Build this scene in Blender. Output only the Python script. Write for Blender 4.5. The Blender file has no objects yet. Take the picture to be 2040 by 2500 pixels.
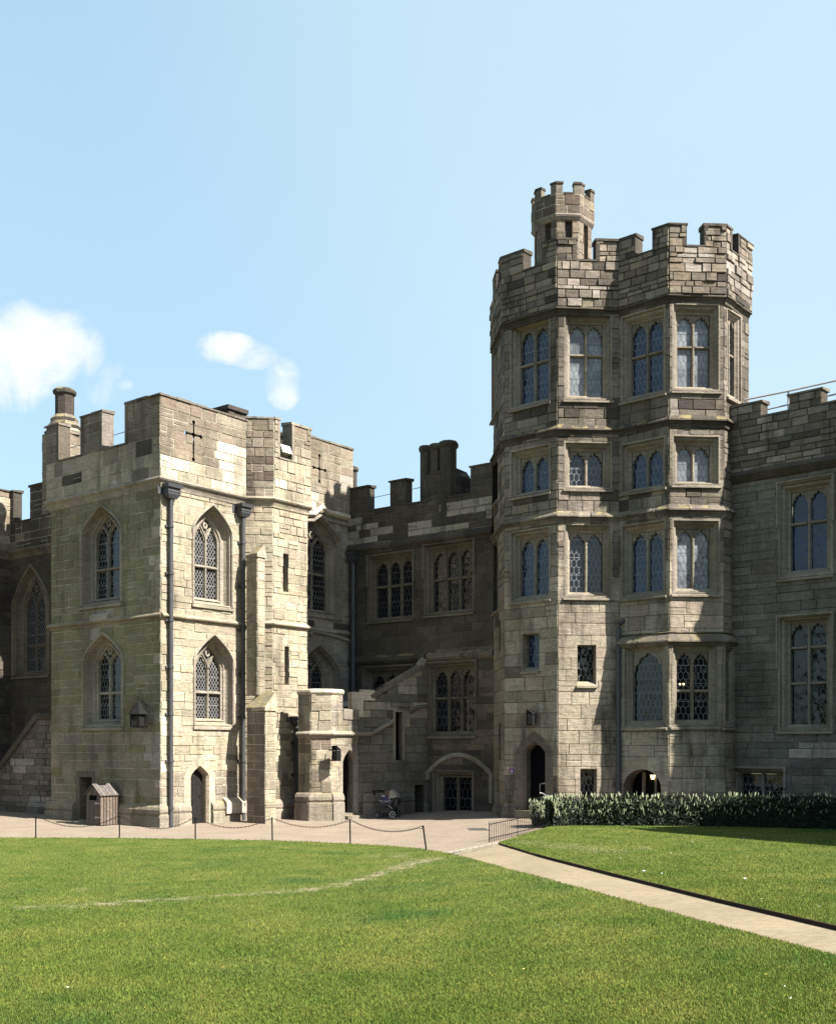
import bpy, math, random
import numpy as np
from mathutils import Vector
random.seed(7); rng = np.random.default_rng(11)
R = math.radians
sc = bpy.context.scene
COL = sc.collection

# ------------------------------------------------------------------ camera, sky, sun, exposure
F, CX, HY, ZC = 2750.0, 1020.0, 1820.0, 2.85      # focal length and horizon of the photograph, eye height
cam = bpy.data.cameras.new('camera'); cam_ob = bpy.data.objects.new('camera', cam); COL.objects.link(cam_ob)
cam_ob.location = (0, 0, ZC); cam_ob.rotation_euler = (R(90), 0, 0)
cam.sensor_fit = 'VERTICAL'; cam.sensor_height = 36.0; cam.lens = 36.0 * F / 2500.0
cam.shift_y = (HY - 1250.0) / 2500.0
cam.clip_start = 0.1; cam.clip_end = 20000
sc.camera = cam_ob
sc.view_settings.view_transform = 'Standard'; sc.view_settings.look = 'None'
sc.view_settings.exposure = 1.9; sc.view_settings.gamma = 1
SUN_DIR = Vector((0.842, -0.539, 0)).normalized()
SUN_EL = R(46)
sv = Vector((SUN_DIR.x * math.cos(SUN_EL), SUN_DIR.y * math.cos(SUN_EL), math.sin(SUN_EL)))
sl = bpy.data.lights.new('sun', 'SUN'); sl.energy = 5.0; sl.angle = R(0.5); sl.color = (1.0, 0.945, 0.84)
so = bpy.data.objects.new('sun', sl); COL.objects.link(so)
so.rotation_euler = sv.to_track_quat('Z', 'Y').to_euler(); so.location = (30, -20, 40)
W_ = bpy.data.worlds.new('World'); sc.world = W_; W_.use_nodes = True
def world():
    nt = W_.node_tree; N = nt.nodes; L = nt.links
    bg = N['Background']; out = N['World Output']
    sky = N.new('ShaderNodeTexSky'); sky.sky_type = 'NISHITA'; sky.sun_disc = False
    sky.sun_elevation = SUN_EL; sky.sun_rotation = math.atan2(SUN_DIR.x, SUN_DIR.y)
    sky.air_density = 1.0; sky.dust_density = 2.2; sky.ozone_density = 1.0; sky.altitude = 80
    tc = N.new('ShaderNodeTexCoord')
    nz = N.new('ShaderNodeTexNoise'); nz.inputs['Scale'].default_value = 17; nz.inputs['Detail'].default_value = 9; nz.inputs['Roughness'].default_value = 0.58
    nz.inputs['Distortion'].default_value = 0.6
    L.new(tc.outputs['Generated'], nz.inputs['Vector'])
    acc = None
    # fair-weather clouds low in the sky: (azimuth x, height z, half width, half height, strength)
    for px, py, hw, hh, st in ((105, 862, 120, 92, .82), (60, 930, 180, 62, .68), (235, 905, 60, 55, .4), (550, 850, 70, 30, .85), (620, 866, 60, 28, .6), (692, 935, 38, 52, .6), (310, 942, 28, 14, .45)):
        d = Vector(((px - CX) / F, 1, (HY - py) / F)); d = d.normalized()
        r = Vector((d.y, -d.x, 0)).normalized(); u = r.cross(d)
        k = F / d.length
        def dot(vec):
            m = N.new('ShaderNodeVectorMath'); m.operation = 'DOT_PRODUCT'; L.new(tc.outputs['Generated'], m.inputs[0]); m.inputs[1].default_value = vec; return m.outputs['Value']
        def mth(op, a, b):
            m = N.new('ShaderNodeMath'); m.operation = op
            for i, v in enumerate((a, b)):
                if v is None: continue
                if isinstance(v, (int, float)): m.inputs[i].default_value = v
                else: L.new(v, m.inputs[i])
            return m.outputs[0]
        fx = mth('MULTIPLY', dot(r), F / hw * .95); fz = mth('MULTIPLY', dot(u), F / hh * .95)
        q = mth('ADD', mth('MULTIPLY', fx, fx), mth('MULTIPLY', fz, fz))
        g = mth('MULTIPLY', mth('MAXIMUM', mth('SUBTRACT', 1.0, mth('MULTIPLY', q, 0.55)), 0.0), st)
        front = mth('GREATER_THAN', dot(d), 0.0); g = mth('MULTIPLY', g, front)
        acc = g if acc is None else mth('MAXIMUM', acc, g)
    sm = mth('ADD', acc, mth('MULTIPLY', mth('SUBTRACT', nz.outputs['Fac'], 0.5), 2.7))
    gate = mth('MULTIPLY', sm, mth('MINIMUM', mth('MULTIPLY', acc, 4.0), 1.0))
    mr = N.new('ShaderNodeMapRange'); mr.interpolation_type = 'SMOOTHSTEP'
    mr.inputs['From Min'].default_value = 0.1; mr.inputs['From Max'].default_value = 0.95; mr.inputs['To Max'].default_value = .92
    L.new(gate, mr.inputs['Value'])
    d = Vector(((2150 - CX) / F, 1, (HY - 250) / F)).normalized()      # thin high veil, whitest towards the sun
    nv = N.new('ShaderNodeTexNoise'); nv.inputs['Scale'].default_value = 2.2; nv.inputs['Detail'].default_value = 6; L.new(tc.outputs['Generated'], nv.inputs['Vector'])
    vr = N.new('ShaderNodeMapRange'); vr.interpolation_type = 'SMOOTHERSTEP'; vr.inputs['From Min'].default_value = .81; vr.inputs['From Max'].default_value = 1.0; vr.inputs['To Min'].default_value = .56; vr.inputs['To Max'].default_value = .8
    L.new(dot(d), vr.inputs['Value'])
    veil = mth('MULTIPLY', vr.outputs['Result'], mth('ADD', .82, mth('MULTIPLY', nv.outputs['Fac'], .36)))
    vc = N.new('ShaderNodeMix'); vc.data_type = 'RGBA'; L.new(vr.outputs['Result'], vc.inputs['Factor']); vc.inputs['A'].default_value = (1.7, 3.55, 4.6, 1); vc.inputs['B'].default_value = (3.1, 3.85, 4.15, 1)
    mv = N.new('ShaderNodeMix'); mv.data_type = 'RGBA'; L.new(veil, mv.inputs['Factor']); L.new(vc.outputs['Result'], mv.inputs['B']); L.new(sky.outputs['Color'], mv.inputs['A'])
    mx = N.new('ShaderNodeMix'); mx.data_type = 'RGBA'
    L.new(mr.outputs['Result'], mx.inputs['Factor']); L.new(mv.outputs['Result'], mx.inputs['A']); mx.inputs['B'].default_value = (4.4, 4.5, 4.6, 1)
    L.new(mx.outputs['Result'], bg.inputs['Color']); bg.inputs['Strength'].default_value = 0.065
world()

# ------------------------------------------------------------------ materials
def newmat(name):
    m = bpy.data.materials.new(name); m.use_nodes = True
    return m, m.node_tree.nodes, m.node_tree.links, m.node_tree.nodes['Principled BSDF']
def nmath(N, L, op, a, b=None):
    m = N.new('ShaderNodeMath'); m.operation = op
    for i, v in enumerate((a, b)):
        if v is None: continue
        if isinstance(v, (int, float)): m.inputs[i].default_value = v
        else: L.new(v, m.inputs[i])
    return m.outputs[0]
def noise(N, L, pos, scale, detail=4, rough=.55, mapping=None):
    n = N.new('ShaderNodeTexNoise'); n.inputs['Scale'].default_value = scale; n.inputs['Detail'].default_value = detail; n.inputs['Roughness'].default_value = rough
    if mapping:
        mp = N.new('ShaderNodeMapping'); mp.inputs['Scale'].default_value = mapping; L.new(pos, mp.inputs['Vector']); pos = mp.outputs[0]
    L.new(pos, n.inputs['Vector']); return n.outputs['Fac']
def remap(N, L, v, a, b, c, d):
    m = N.new('ShaderNodeMapRange'); m.inputs[1].default_value = a; m.inputs[2].default_value = b; m.inputs[3].default_value = c; m.inputs[4].default_value = d
    L.new(v, m.inputs[0]); return m.outputs[0]
def mixc(N, L, fac, a, b, blend='MIX'):
    m = N.new('ShaderNodeMix'); m.data_type = 'RGBA'; m.blend_type = blend
    for k, v in (('Factor', fac), ('A', a), ('B', b)):
        if isinstance(v, (int, float)): m.inputs[k].default_value = v
        elif isinstance(v, tuple): m.inputs[k].default_value = (*v, 1)
        else: L.new(v, m.inputs[k])
    return m.outputs['Result']
def stone_mat(name, streak=.5, lichen=0.5):
    m, N, L, B = newmat(name)
    at = N.new('ShaderNodeAttribute'); at.attribute_name = 'Col'
    geo = N.new('ShaderNodeNewGeometry'); pos = geo.outputs['Position']
    big = remap(N, L, noise(N, L, pos, .55, 5), .3, .7, .72, 1.22)
    fine = remap(N, L, noise(N, L, pos, 9, 6, .7), .3, .7, .76, 1.2)
    bed = remap(N, L, noise(N, L, pos, 2.6, 6, .7, (1, 1, 9)), .35, .65, .78, 1.14)
    c = mixc(N, L, 1.0, at.outputs['Color'], nmath(N, L, 'MULTIPLY', nmath(N, L, 'MULTIPLY', big, fine), bed), 'MULTIPLY')
    st = remap(N, L, noise(N, L, pos, 1.6, 6, .62, (1, 1, .22)), .51, .68, 0, streak)
    c = mixc(N, L, st, c, (.035, .030, .024))
    pit = remap(N, L, noise(N, L, pos, 5.5, 6, .72), .60, .72, 0, .55)
    c = mixc(N, L, pit, c, (.045, .039, .031))
    sep = N.new('ShaderNodeSeparateXYZ'); L.new(geo.outputs['Normal'], sep.inputs[0])
    up = remap(N, L, sep.outputs['Z'], .35, .7, 0, 1)
    li = nmath(N, L, 'MULTIPLY', nmath(N, L, 'MULTIPLY', up, remap(N, L, noise(N, L, pos, 3.0, 4), .48, .6, 0, 1)), lichen)
    c = mixc(N, L, li, c, (.27, .22, .085))
    L.new(c, B.inputs['Base Color']); B.inputs['Roughness'].default_value = .93; B.inputs['Specular IOR Level'].default_value = .15
    bp = N.new('ShaderNodeBump'); bp.inputs['Strength'].default_value = .75; bp.inputs['Distance'].default_value = .035
    L.new(nmath(N, L, 'ADD', noise(N, L, pos, 7, 8, .68), nmath(N, L, 'MULTIPLY', noise(N, L, pos, 2.5, 5, .6, (1, 1, 5)), .8)), bp.inputs['Height']); L.new(bp.outputs[0], B.inputs['Normal'])
    return m
STONE = stone_mat('masonry_stone')
STONE_OLD = stone_mat('weathered_masonry', .85, .45)
DRESSED = stone_mat('dressed_stone', .3, .3)
def plain(name, col, rough=.6, metal=0, var=.25, scale=8, bump=.2, spec=.5, attr=False):
    m, N, L, B = newmat(name)
    geo = N.new('ShaderNodeNewGeometry'); pos = geo.outputs['Position']
    v = remap(N, L, noise(N, L, pos, scale, 5), .3, .7, 1 - var, 1 + var)
    if attr:
        a = N.new('ShaderNodeAttribute'); a.attribute_name = 'Col'; base = a.outputs['Color']
    else: base = col
    L.new(mixc(N, L, 1.0, base, v, 'MULTIPLY'), B.inputs['Base Color'])
    B.inputs['Roughness'].default_value = rough; B.inputs['Metallic'].default_value = metal; B.inputs['Specular IOR Level'].default_value = spec
    if bump:
        bp = N.new('ShaderNodeBump'); bp.inputs['Strength'].default_value = bump; bp.inputs['Distance'].default_value = .01
        L.new(noise(N, L, pos, scale * 4, 5), bp.inputs['Height']); L.new(bp.outputs[0], B.inputs['Normal'])
    return m
IRON = plain('black_iron', (.006, .006, .007), .7, spec=.12)
PIPE = plain('lead_grey_pipe', (.035, .036, .042), .5)
LEADM = plain('lead_cames', (.18, .18, .178), .45, 0)
LEADD = plain('lead_cames_dark', (.17, .175, .185), .5, 0)
LEADX = plain('lead_cames_black', (.06, .062, .07), .5, 0)
LEADROOF = plain('lead_roof', (.17, .18, .2), .55, var=.3, scale=3)
EDGEM = plain('rusted_steel', (.03, .02, .014), .9, spec=.1)
DOORW = plain('black_door_boards', (.012, .011, .011), .75, var=.4, scale=12, spec=.15)
WOOD = plain('weathered_boards', (.13, .09, .066), .8, var=.4, scale=14, attr=True)
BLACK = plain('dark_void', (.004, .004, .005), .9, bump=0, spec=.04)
COLM = plain('painted_parts', (1, 1, 1), .55, var=.15, scale=20, bump=0, attr=True)
def glass_mat(name, base, rough=.07, bump=.12, tilt_k=.11):
    m, N, L, B = newmat(name)
    geo = N.new('ShaderNodeNewGeometry'); pos = geo.outputs['Position']
    L.new(mixc(N, L, remap(N, L, noise(N, L, pos, 1.3, 3), .4, .62, 0, 1), base, tuple(c * .45 for c in base)), B.inputs['Base Color'])
    B.inputs['Roughness'].default_value = rough; B.inputs['IOR'].default_value = 1.5
    vo = N.new('ShaderNodeTexVoronoi'); vo.inputs['Scale'].default_value = 6.5; L.new(pos, vo.inputs['Vector'])
    bp = N.new('ShaderNodeBump'); bp.inputs['Strength'].default_value = bump; bp.inputs['Distance'].default_value = .03
    L.new(noise(N, L, pos, 4.5, 2), bp.inputs['Height'])
    def vm(op, a, b):
        v = N.new('ShaderNodeVectorMath'); v.operation = op
        for i, x in enumerate((a, b)):
            if isinstance(x, tuple): v.inputs[i].default_value = x
            else: L.new(x, v.inputs[i])
        return v.outputs[0]
    tilt = vm('MULTIPLY', vm('SUBTRACT', vo.outputs['Color'], (.5, .5, .5)), (tilt_k, tilt_k, tilt_k))
    nn = N.new('ShaderNodeVectorMath'); nn.operation = 'NORMALIZE'; L.new(vm('ADD', bp.outputs[0], tilt), nn.inputs[0]); L.new(nn.outputs[0], B.inputs['Normal'])
    return m
GLASS = glass_mat('old_leaded_glass', (.008, .009, .012), .07, .1, .05)
GLASSB = glass_mat('sky_tinted_glass', (.012, .022, .06), .05, .16)  # reflected blue sky is put into the base colour
GLASSP = glass_mat('pale_curtained_glass', (.17, .185, .20), .06, .25)
def emit(name, col, s):
    m, N, L, B = newmat(name); B.inputs['Base Color'].default_value = (*col, 1); B.inputs['Emission Color'].default_value = (*col, 1); B.inputs['Emission Strength'].default_value = s
    return m
BULB = emit('lit_bulb', (1, .72, .35), 1.6)
LAMPGLASS = plain('lantern_glass', (.012, .012, .012), .3, bump=0, spec=.3)
def gravel_mat(name, a, b):
    m, N, L, B = newmat(name)
    geo = N.new('ShaderNodeNewGeometry'); pos = geo.outputs['Position']
    c = mixc(N, L, remap(N, L, noise(N, L, pos, 55, 3, .8), .3, .7, 0, 1), a, b)
    c = mixc(N, L, 1.0, c, remap(N, L, noise(N, L, pos, .8, 5), .3, .7, .88, 1.1), 'MULTIPLY')
    c = mixc(N, L, 1.0, c, remap(N, L, noise(N, L, pos, 11, 5, .8, (.6, 1, 1)), .3, .7, .72, 1.24), 'MULTIPLY')
    L.new(c, B.inputs['Base Color']); B.inputs['Roughness'].default_value = .95; B.inputs['Specular IOR Level'].default_value = .1
    bp = N.new('ShaderNodeBump'); bp.inputs['Strength'].default_value = .6; bp.inputs['Distance'].default_value = .012
    L.new(noise(N, L, pos, 70, 3, .8), bp.inputs['Height']); L.new(bp.outputs[0], B.inputs['Normal'])
    return m
GRAVEL = gravel_mat('pinkish_pavement_gravel', (.152, .121, .093), (.21, .173, .137))
PATHM = gravel_mat('buff_path_gravel', (.155, .124, .083), (.222, .186, .13))
def grass_mat(name, soil):
    m, N, L, B = newmat(name)
    geo = N.new('ShaderNodeNewGeometry'); pos = geo.outputs['Position']
    at = N.new('ShaderNodeAttribute'); at.attribute_name = 'Col'
    c = mixc(N, L, remap(N, L, noise(N, L, pos, .9, 5, .65), .35, .65, 0, 1), (.069, .107, .017), (.124, .144, .031))
    c = mixc(N, L, remap(N, L, noise(N, L, pos, .33, 4, .6), .56, .68, 0, .65), c, (.030, .080, .018))
    c = mixc(N, L, remap(N, L, noise(N, L, pos, 2.4, 4, .7), .60, .72, 0, .5), c, (.15, .145, .05))
    if soil:
        c = mixc(N, L, 1.0, c, remap(N, L, noise(N, L, pos, 22, 4, .75, (1, .6, 1)), .3, .7, .36, .98), 'MULTIPLY')
        sepc = N.new('ShaderNodeSeparateColor'); L.new(at.outputs['Color'], sepc.inputs[0])
        w = nmath(N, L, 'MULTIPLY', sepc.outputs[0], remap(N, L, noise(N, L, pos, 3.2, 6, .8), .46, .57, 0, 1.2))
        c = mixc(N, L, nmath(N, L, 'MINIMUM', w, 1.0), c, (.20, .165, .11))
        bp = N.new('ShaderNodeBump'); bp.inputs['Strength'].default_value = .8; bp.inputs['Distance'].default_value = .03
        L.new(noise(N, L, pos, 24, 5, .75), bp.inputs['Height']); L.new(bp.outputs[0], B.inputs['Normal'])
    else:
        c = mixc(N, L, 1.0, c, at.outputs['Color'], 'MULTIPLY')
        tr = N.new('ShaderNodeBsdfTranslucent'); L.new(c, tr.inputs['Color']); ms = N.new('ShaderNodeMixShader'); ms.inputs[0].default_value = .4
        L.new(B.outputs[0], ms.inputs[1]); L.new(tr.outputs[0], ms.inputs[2]); L.new(ms.outputs[0], N['Material Output'].inputs['Surface'])
    L.new(c, B.inputs['Base Color']); B.inputs['Roughness'].default_value = .8; B.inputs['Specular IOR Level'].default_value = .12
    return m
LAWN = grass_mat('lawn_turf', True)
BLADE = grass_mat('grass_blades', False)
def leaf_mat():
    m, N, L, B = newmat('laurel_leaf')
    at = N.new('ShaderNodeAttribute'); at.attribute_name = 'Col'
    L.new(at.outputs['Color'], B.inputs['Base Color']); B.inputs['Roughness'].default_value = .55; B.inputs['Specular IOR Level'].default_value = .2
    return m
LEAF = leaf_mat()

# ------------------------------------------------------------------ palettes (stone albedo per block)
PAL = {
 'warm': [(.305, .262, .197), (.275, .236, .178), (.318, .279, .214), (.26, .217, .161), (.29, .24, .175), (.25, .216, .163), (.328, .29, .225)],
 'green': [(.235, .22, .115), (.21, .20, .105), (.26, .24, .14), (.275, .245, .155), (.225, .205, .115), (.24, .21, .135)],
 'greenbrown': [(.27, .235, .165), (.24, .21, .145), (.23, .215, .13), (.29, .25, .18)],
 'pink': [(.19, .155, .117), (.17, .14, .108), (.21, .173, .132), (.20, .165, .127), (.16, .134, .102)],
 'new': [(.54, .475, .375), (.51, .45, .355), (.56, .495, .395)],
 'newgrey': [(.27, .245, .195), (.24, .218, .172), (.295, .265, .212)],
 'dark': [(.05, .044, .035), (.065, .056, .044), (.042, .037, .03), (.08, .069, .053)],
 'grey': [(.235, .205, .148), (.215, .187, .134), (.20, .172, .124), (.25, .22, .162), (.225, .197, .144), (.188, .162, .117)],
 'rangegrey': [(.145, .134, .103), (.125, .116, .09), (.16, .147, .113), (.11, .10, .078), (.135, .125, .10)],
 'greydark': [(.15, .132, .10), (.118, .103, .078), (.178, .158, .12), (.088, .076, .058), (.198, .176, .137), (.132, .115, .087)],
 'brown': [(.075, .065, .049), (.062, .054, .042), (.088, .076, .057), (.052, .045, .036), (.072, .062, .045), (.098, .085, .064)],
 'reddish': [(.115, .092, .066), (.10, .08, .058), (.125, .098, .072), (.085, .067, .05)],
 'plinth': [(.27, .238, .178), (.24, .208, .152), (.29, .258, .198), (.205, .178, .13)],
 'frame': [(.29, .26, .198), (.31, .277, .213), (.265, .235, .177)],
 'framegrey': [(.235, .21, .158), (.255, .228, .174), (.215, .19, .143)],
 'framebrown': [(.145, .124, .09), (.13, .111, .08), (.16, .138, .10)],
 'lead': [(.03, .03, .035)],
}
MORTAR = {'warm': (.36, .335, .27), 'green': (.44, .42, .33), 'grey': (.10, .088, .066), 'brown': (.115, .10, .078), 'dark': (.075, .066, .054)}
_K = {'warm': .93, 'green': .68, 'greenbrown': .72, 'pink': .85, 'new': .82, 'newgrey': .85, 'dark': 1.0, 'grey': .86, 'ashlar': .95, 'rangegrey': .85, 'greydark': .88, 'brown': .78, 'reddish': 1.0, 'plinth': .82, 'frame': .80, 'framegrey': .80, 'framebrown': .85}
PAL['ashlar'] = [(.275, .238, .172), (.255, .222, .16), (.24, .208, .15), (.285, .25, .183), (.265, .23, .168)]
for _p in PAL:
    _m = [sum(c[i] for c in PAL[_p]) / len(PAL[_p]) for i in range(3)]; PAL[_p] = [tuple((c[i] * .62 + _m[i] * .38) * _K.get(_p, 1) * ((1, .985, 1.06)[i] if _p not in ('warm', 'new', 'pink') else 1) for i in range(3)) for c in PAL[_p]]
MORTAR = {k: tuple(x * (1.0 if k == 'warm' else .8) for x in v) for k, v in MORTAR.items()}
def tone(p, j=.10):
    c = random.choice(PAL[p]); k = 1 + random.uniform(-j, j)
    return tuple(min(.9, max(.01, x * k * (1 + random.uniform(-.03, .03)))) for x in c)

# ------------------------------------------------------------------ mesh accumulator
class MB:
    def __init__(s): s.v = []; s.f = []; s.c = []
    def face(s, pts, col=(.5, .5, .5)):
        i = len(s.v); s.v += [tuple(p) for p in pts]; s.f.append(list(range(i, i + len(pts)))); s.c.append(col)
    def hexa(s, a, b, col):      # a, b: lists of points (bottom ring, top ring) -> closed prism
        n = len(a); i = len(s.v); s.v += [tuple(p) for p in a] + [tuple(p) for p in b]
        s.f.append(list(range(i + n - 1, i - 1, -1))); s.c.append(col)
        s.f.append(list(range(i + n, i + 2 * n))); s.c.append(col)
        for k in range(n):
            l = (k + 1) % n; s.f.append([i + k, i + l, i + n + l, i + n + k]); s.c.append(col)
    def build(s, name, mat, parent=None, origin=None, smooth=False, noise_amt=0):
        me = bpy.data.meshes.new(name)
        o = Vector(origin) if origin is not None else (Vector(parent['base']) if parent is not None and 'base' in parent else Vector((0, 0, 0)))
        me.from_pydata([(p[0] - o.x, p[1] - o.y, p[2] - o.z) for p in s.v], [], s.f)
        ca = me.color_attributes.new('Col', 'FLOAT_COLOR', 'CORNER')
        buf = np.empty((len(me.loops), 4), np.float32); k = 0
        for f, c in zip(s.f, s.c):
            buf[k:k + len(f), :3] = c; buf[k:k + len(f), 3] = 1; k += len(f)
        ca.data.foreach_set('color', buf.ravel())
        if smooth: me.polygons.foreach_set('use_smooth', [True] * len(me.polygons))
        me.materials.append(mat); me.update()
        ob = bpy.data.objects.new(name, me); COL.objects.link(ob)
        if parent is not None:
            ob.parent = parent; ob['base'] = parent['base'] if 'base' in parent else (0, 0, 0)
        else:
            ob.location = o; ob['base'] = tuple(o)
        return ob
class Multi:
    """a run of separate pieces of one kind, each built as its own part"""
    def __init__(s): s.p = []
    def new(s): s.p.append(MB()); return s.p[-1]
    def build(s, name, mat, parent=None): return [m.build(name, mat, parent) for m in s.p if m.f]
def one(mb): return mb.new() if isinstance(mb, Multi) else mb
def thing(name, label, cat, loc, group=None):
    o = bpy.data.objects.new(name, None); COL.objects.link(o); o.location = loc; o['base'] = tuple(loc)
    o['label'] = label; o['category'] = cat
    if group: o['group'] = group
    o.empty_display_size = .3
    return o
def tag(o, label, cat, group=None):
    o['label'] = label; o['category'] = cat
    if group: o['group'] = group
    return o
def structure(o, kind='structure'): o['kind'] = kind; return o

def box(mb, c, s, col, rz=0.0):
    cz, sz = math.cos(rz), math.sin(rz); a = []; b = []
    for x, y in ((-1, -1), (1, -1), (1, 1), (-1, 1)):
        X, Y = x * s[0] / 2, y * s[1] / 2; p = (c[0] + X * cz - Y * sz, c[1] + X * sz + Y * cz)
        a.append((*p, c[2] - s[2] / 2)); b.append((*p, c[2] + s[2] / 2))
    mb.hexa(a, b, col)
def tube(mb, pts, r, col, n=8, caps=True):
    pts = [Vector(p) for p in pts]; rings = []
    for i, p in enumerate(pts):
        t = (pts[min(i + 1, len(pts) - 1)] - pts[max(i - 1, 0)]).normalized()
        a = t.cross(Vector((0, 0, 1)));
        if a.length < .05: a = t.cross(Vector((1, 0, 0)))
        a.normalize(); b = t.cross(a)
        rr = r[i] if isinstance(r, (list, tuple)) else r
        i0 = len(mb.v)
        for k in range(n):
            th = 2 * math.pi * k / n; mb.v.append(tuple(p + (a * math.cos(th) + b * math.sin(th)) * rr))
        rings.append(i0)
    for i in range(len(pts) - 1):
        for k in range(n):
            l = (k + 1) % n; mb.f.append([rings[i] + k, rings[i] + l, rings[i + 1] + l, rings[i + 1] + k]); mb.c.append(col)
    if caps:
        mb.f.append([rings[0] + k for k in range(n)]); mb.c.append(col)
        mb.f.append([rings[-1] + k for k in range(n - 1, -1, -1)]); mb.c.append(col)
def lathe(mb, c, prof, n, col, rot=0.0, colf=None):
    rings = []
    for r, z in prof:
        rings.append(len(mb.v))
        for k in range(n):
            a = rot + 2 * math.pi * k / n; mb.v.append((c[0] + r * math.cos(a), c[1] + r * math.sin(a), c[2] + z))
    for i in range(len(prof) - 1):
        for k in range(n):
            l = (k + 1) % n; mb.f.append([rings[i] + k, rings[i] + l, rings[i + 1] + l, rings[i + 1] + k]); mb.c.append(colf() if colf else col)
    mb.f.append([rings[-1] + k for k in range(n)]); mb.c.append(col)
    mb.f.append([rings[0] + k for k in range(n - 1, -1, -1)]); mb.c.append(col)

# ------------------------------------------------------------------ plan geometry
def dirv(a): return (math.cos(R(a)), math.sin(R(a)))
def at(px, Y): return ((px - CX) / F * Y, Y)
class Wall:
    """a vertical plane: origin, heading; u runs left to right seen from the court, depth + is outwards"""
    def __init__(s, O, ang, px=None, L=None):
        s.O = O; s.a = ang; s.d = dirv(ang); s.n = (s.d[1], -s.d[0]); s.m0 = s.m1 = 0.0
        s.L = L if L is not None else s.u(px)
        s.holes = []; s.zones = []
    def u(s, px, dep=0.0):
        r = (px - CX) / F; ox = s.O[0] + s.n[0] * dep; oy = s.O[1] + s.n[1] * dep
        return (r * oy - ox) / (s.d[0] - r * s.d[1])
    def Y(s, u, dep=0.0): return s.O[1] + u * s.d[1] + s.n[1] * dep
    def z(s, py, u, dep=0.0): return ZC + (HY - py) / F * s.Y(u, dep)
    def P(s, u, z, dep=0.0): return (s.O[0] + u * s.d[0] + s.n[0] * dep, s.O[1] + u * s.d[1] + s.n[1] * dep, z)
    def end(s): return (s.O[0] + s.L * s.d[0], s.O[1] + s.L * s.d[1])
    def zone(s, x0, x1, y0, y1, pal, prob=1.0):
        ua, ub = s.u(x0), s.u(x1); um = (ua + ub) / 2; s.zones.append((ua, ub, s.z(y1, um), s.z(y0, um), pal, prob)); return s
    def zonez(s, z0, z1, pal, prob=1.0): s.zones.append((-99, 99, z0, z1, pal, prob)); return s
def mitre(walls):
    for a, b in zip(walls, walls[1:]):
        t = R(b.a - a.a); k = math.tan(t / 2); a.m1 = k; b.m0 = k
def offset_walls(walls, d):
    out = []
    for w in walls:
        L = w.L + (w.m0 + w.m1) * d
        o = Wall((w.O[0] + w.n[0] * d - w.d[0] * w.m0 * d, w.O[1] + w.n[1] * d - w.d[1] * w.m0 * d), w.a, L=L)
        o.m0, o.m1 = w.m0, w.m1; out.append(o)
    return out
# convex clipping
def half(poly, a, b, left=True):
    out = []; n = len(poly)
    def sd(p): 
        v = (b[0] - a[0]) * (p[1] - a[1]) - (b[1] - a[1]) * (p[0] - a[0]); return v if left else -v
    for i in range(n):
        p, q = poly[i], poly[(i + 1) % n]; sp, sq = sd(p), sd(q)
        if sp >= 0: out.append(p)
        if (sp > 0 > sq) or (sp < 0 < sq):
            t = sp / (sp - sq); out.append((p[0] + (q[0] - p[0]) * t, p[1] + (q[1] - p[1]) * t))
    return out
def area(p): return .5 * sum(p[i][0] * p[(i + 1) % len(p)][1] - p[(i + 1) % len(p)][0] * p[i][1] for i in range(len(p)))
def subtract(poly, hole):
    hx = [p[0] for p in hole]; hz = [p[1] for p in hole]; px = [p[0] for p in poly]; pz = [p[1] for p in poly]
    if max(px) <= min(hx) or min(px) >= max(hx) or max(pz) <= min(hz) or min(pz) >= max(hz): return [poly]
    out = []; rem = poly
    for i in range(len(hole)):
        a, b = hole[i], hole[(i + 1) % len(hole)]
        o = half(rem, a, b, False)
        if len(o) > 2 and abs(area(o)) > 2e-4: out.append(o)
        rem = half(rem, a, b, True)
        if len(rem) < 3 or abs(area(rem)) < 1e-4: return out
    return out
def cutall(poly, holes):
    ps = [poly]
    for h in holes: ps = [q for p in ps for q in subtract(p, h)]
    return ps
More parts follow.
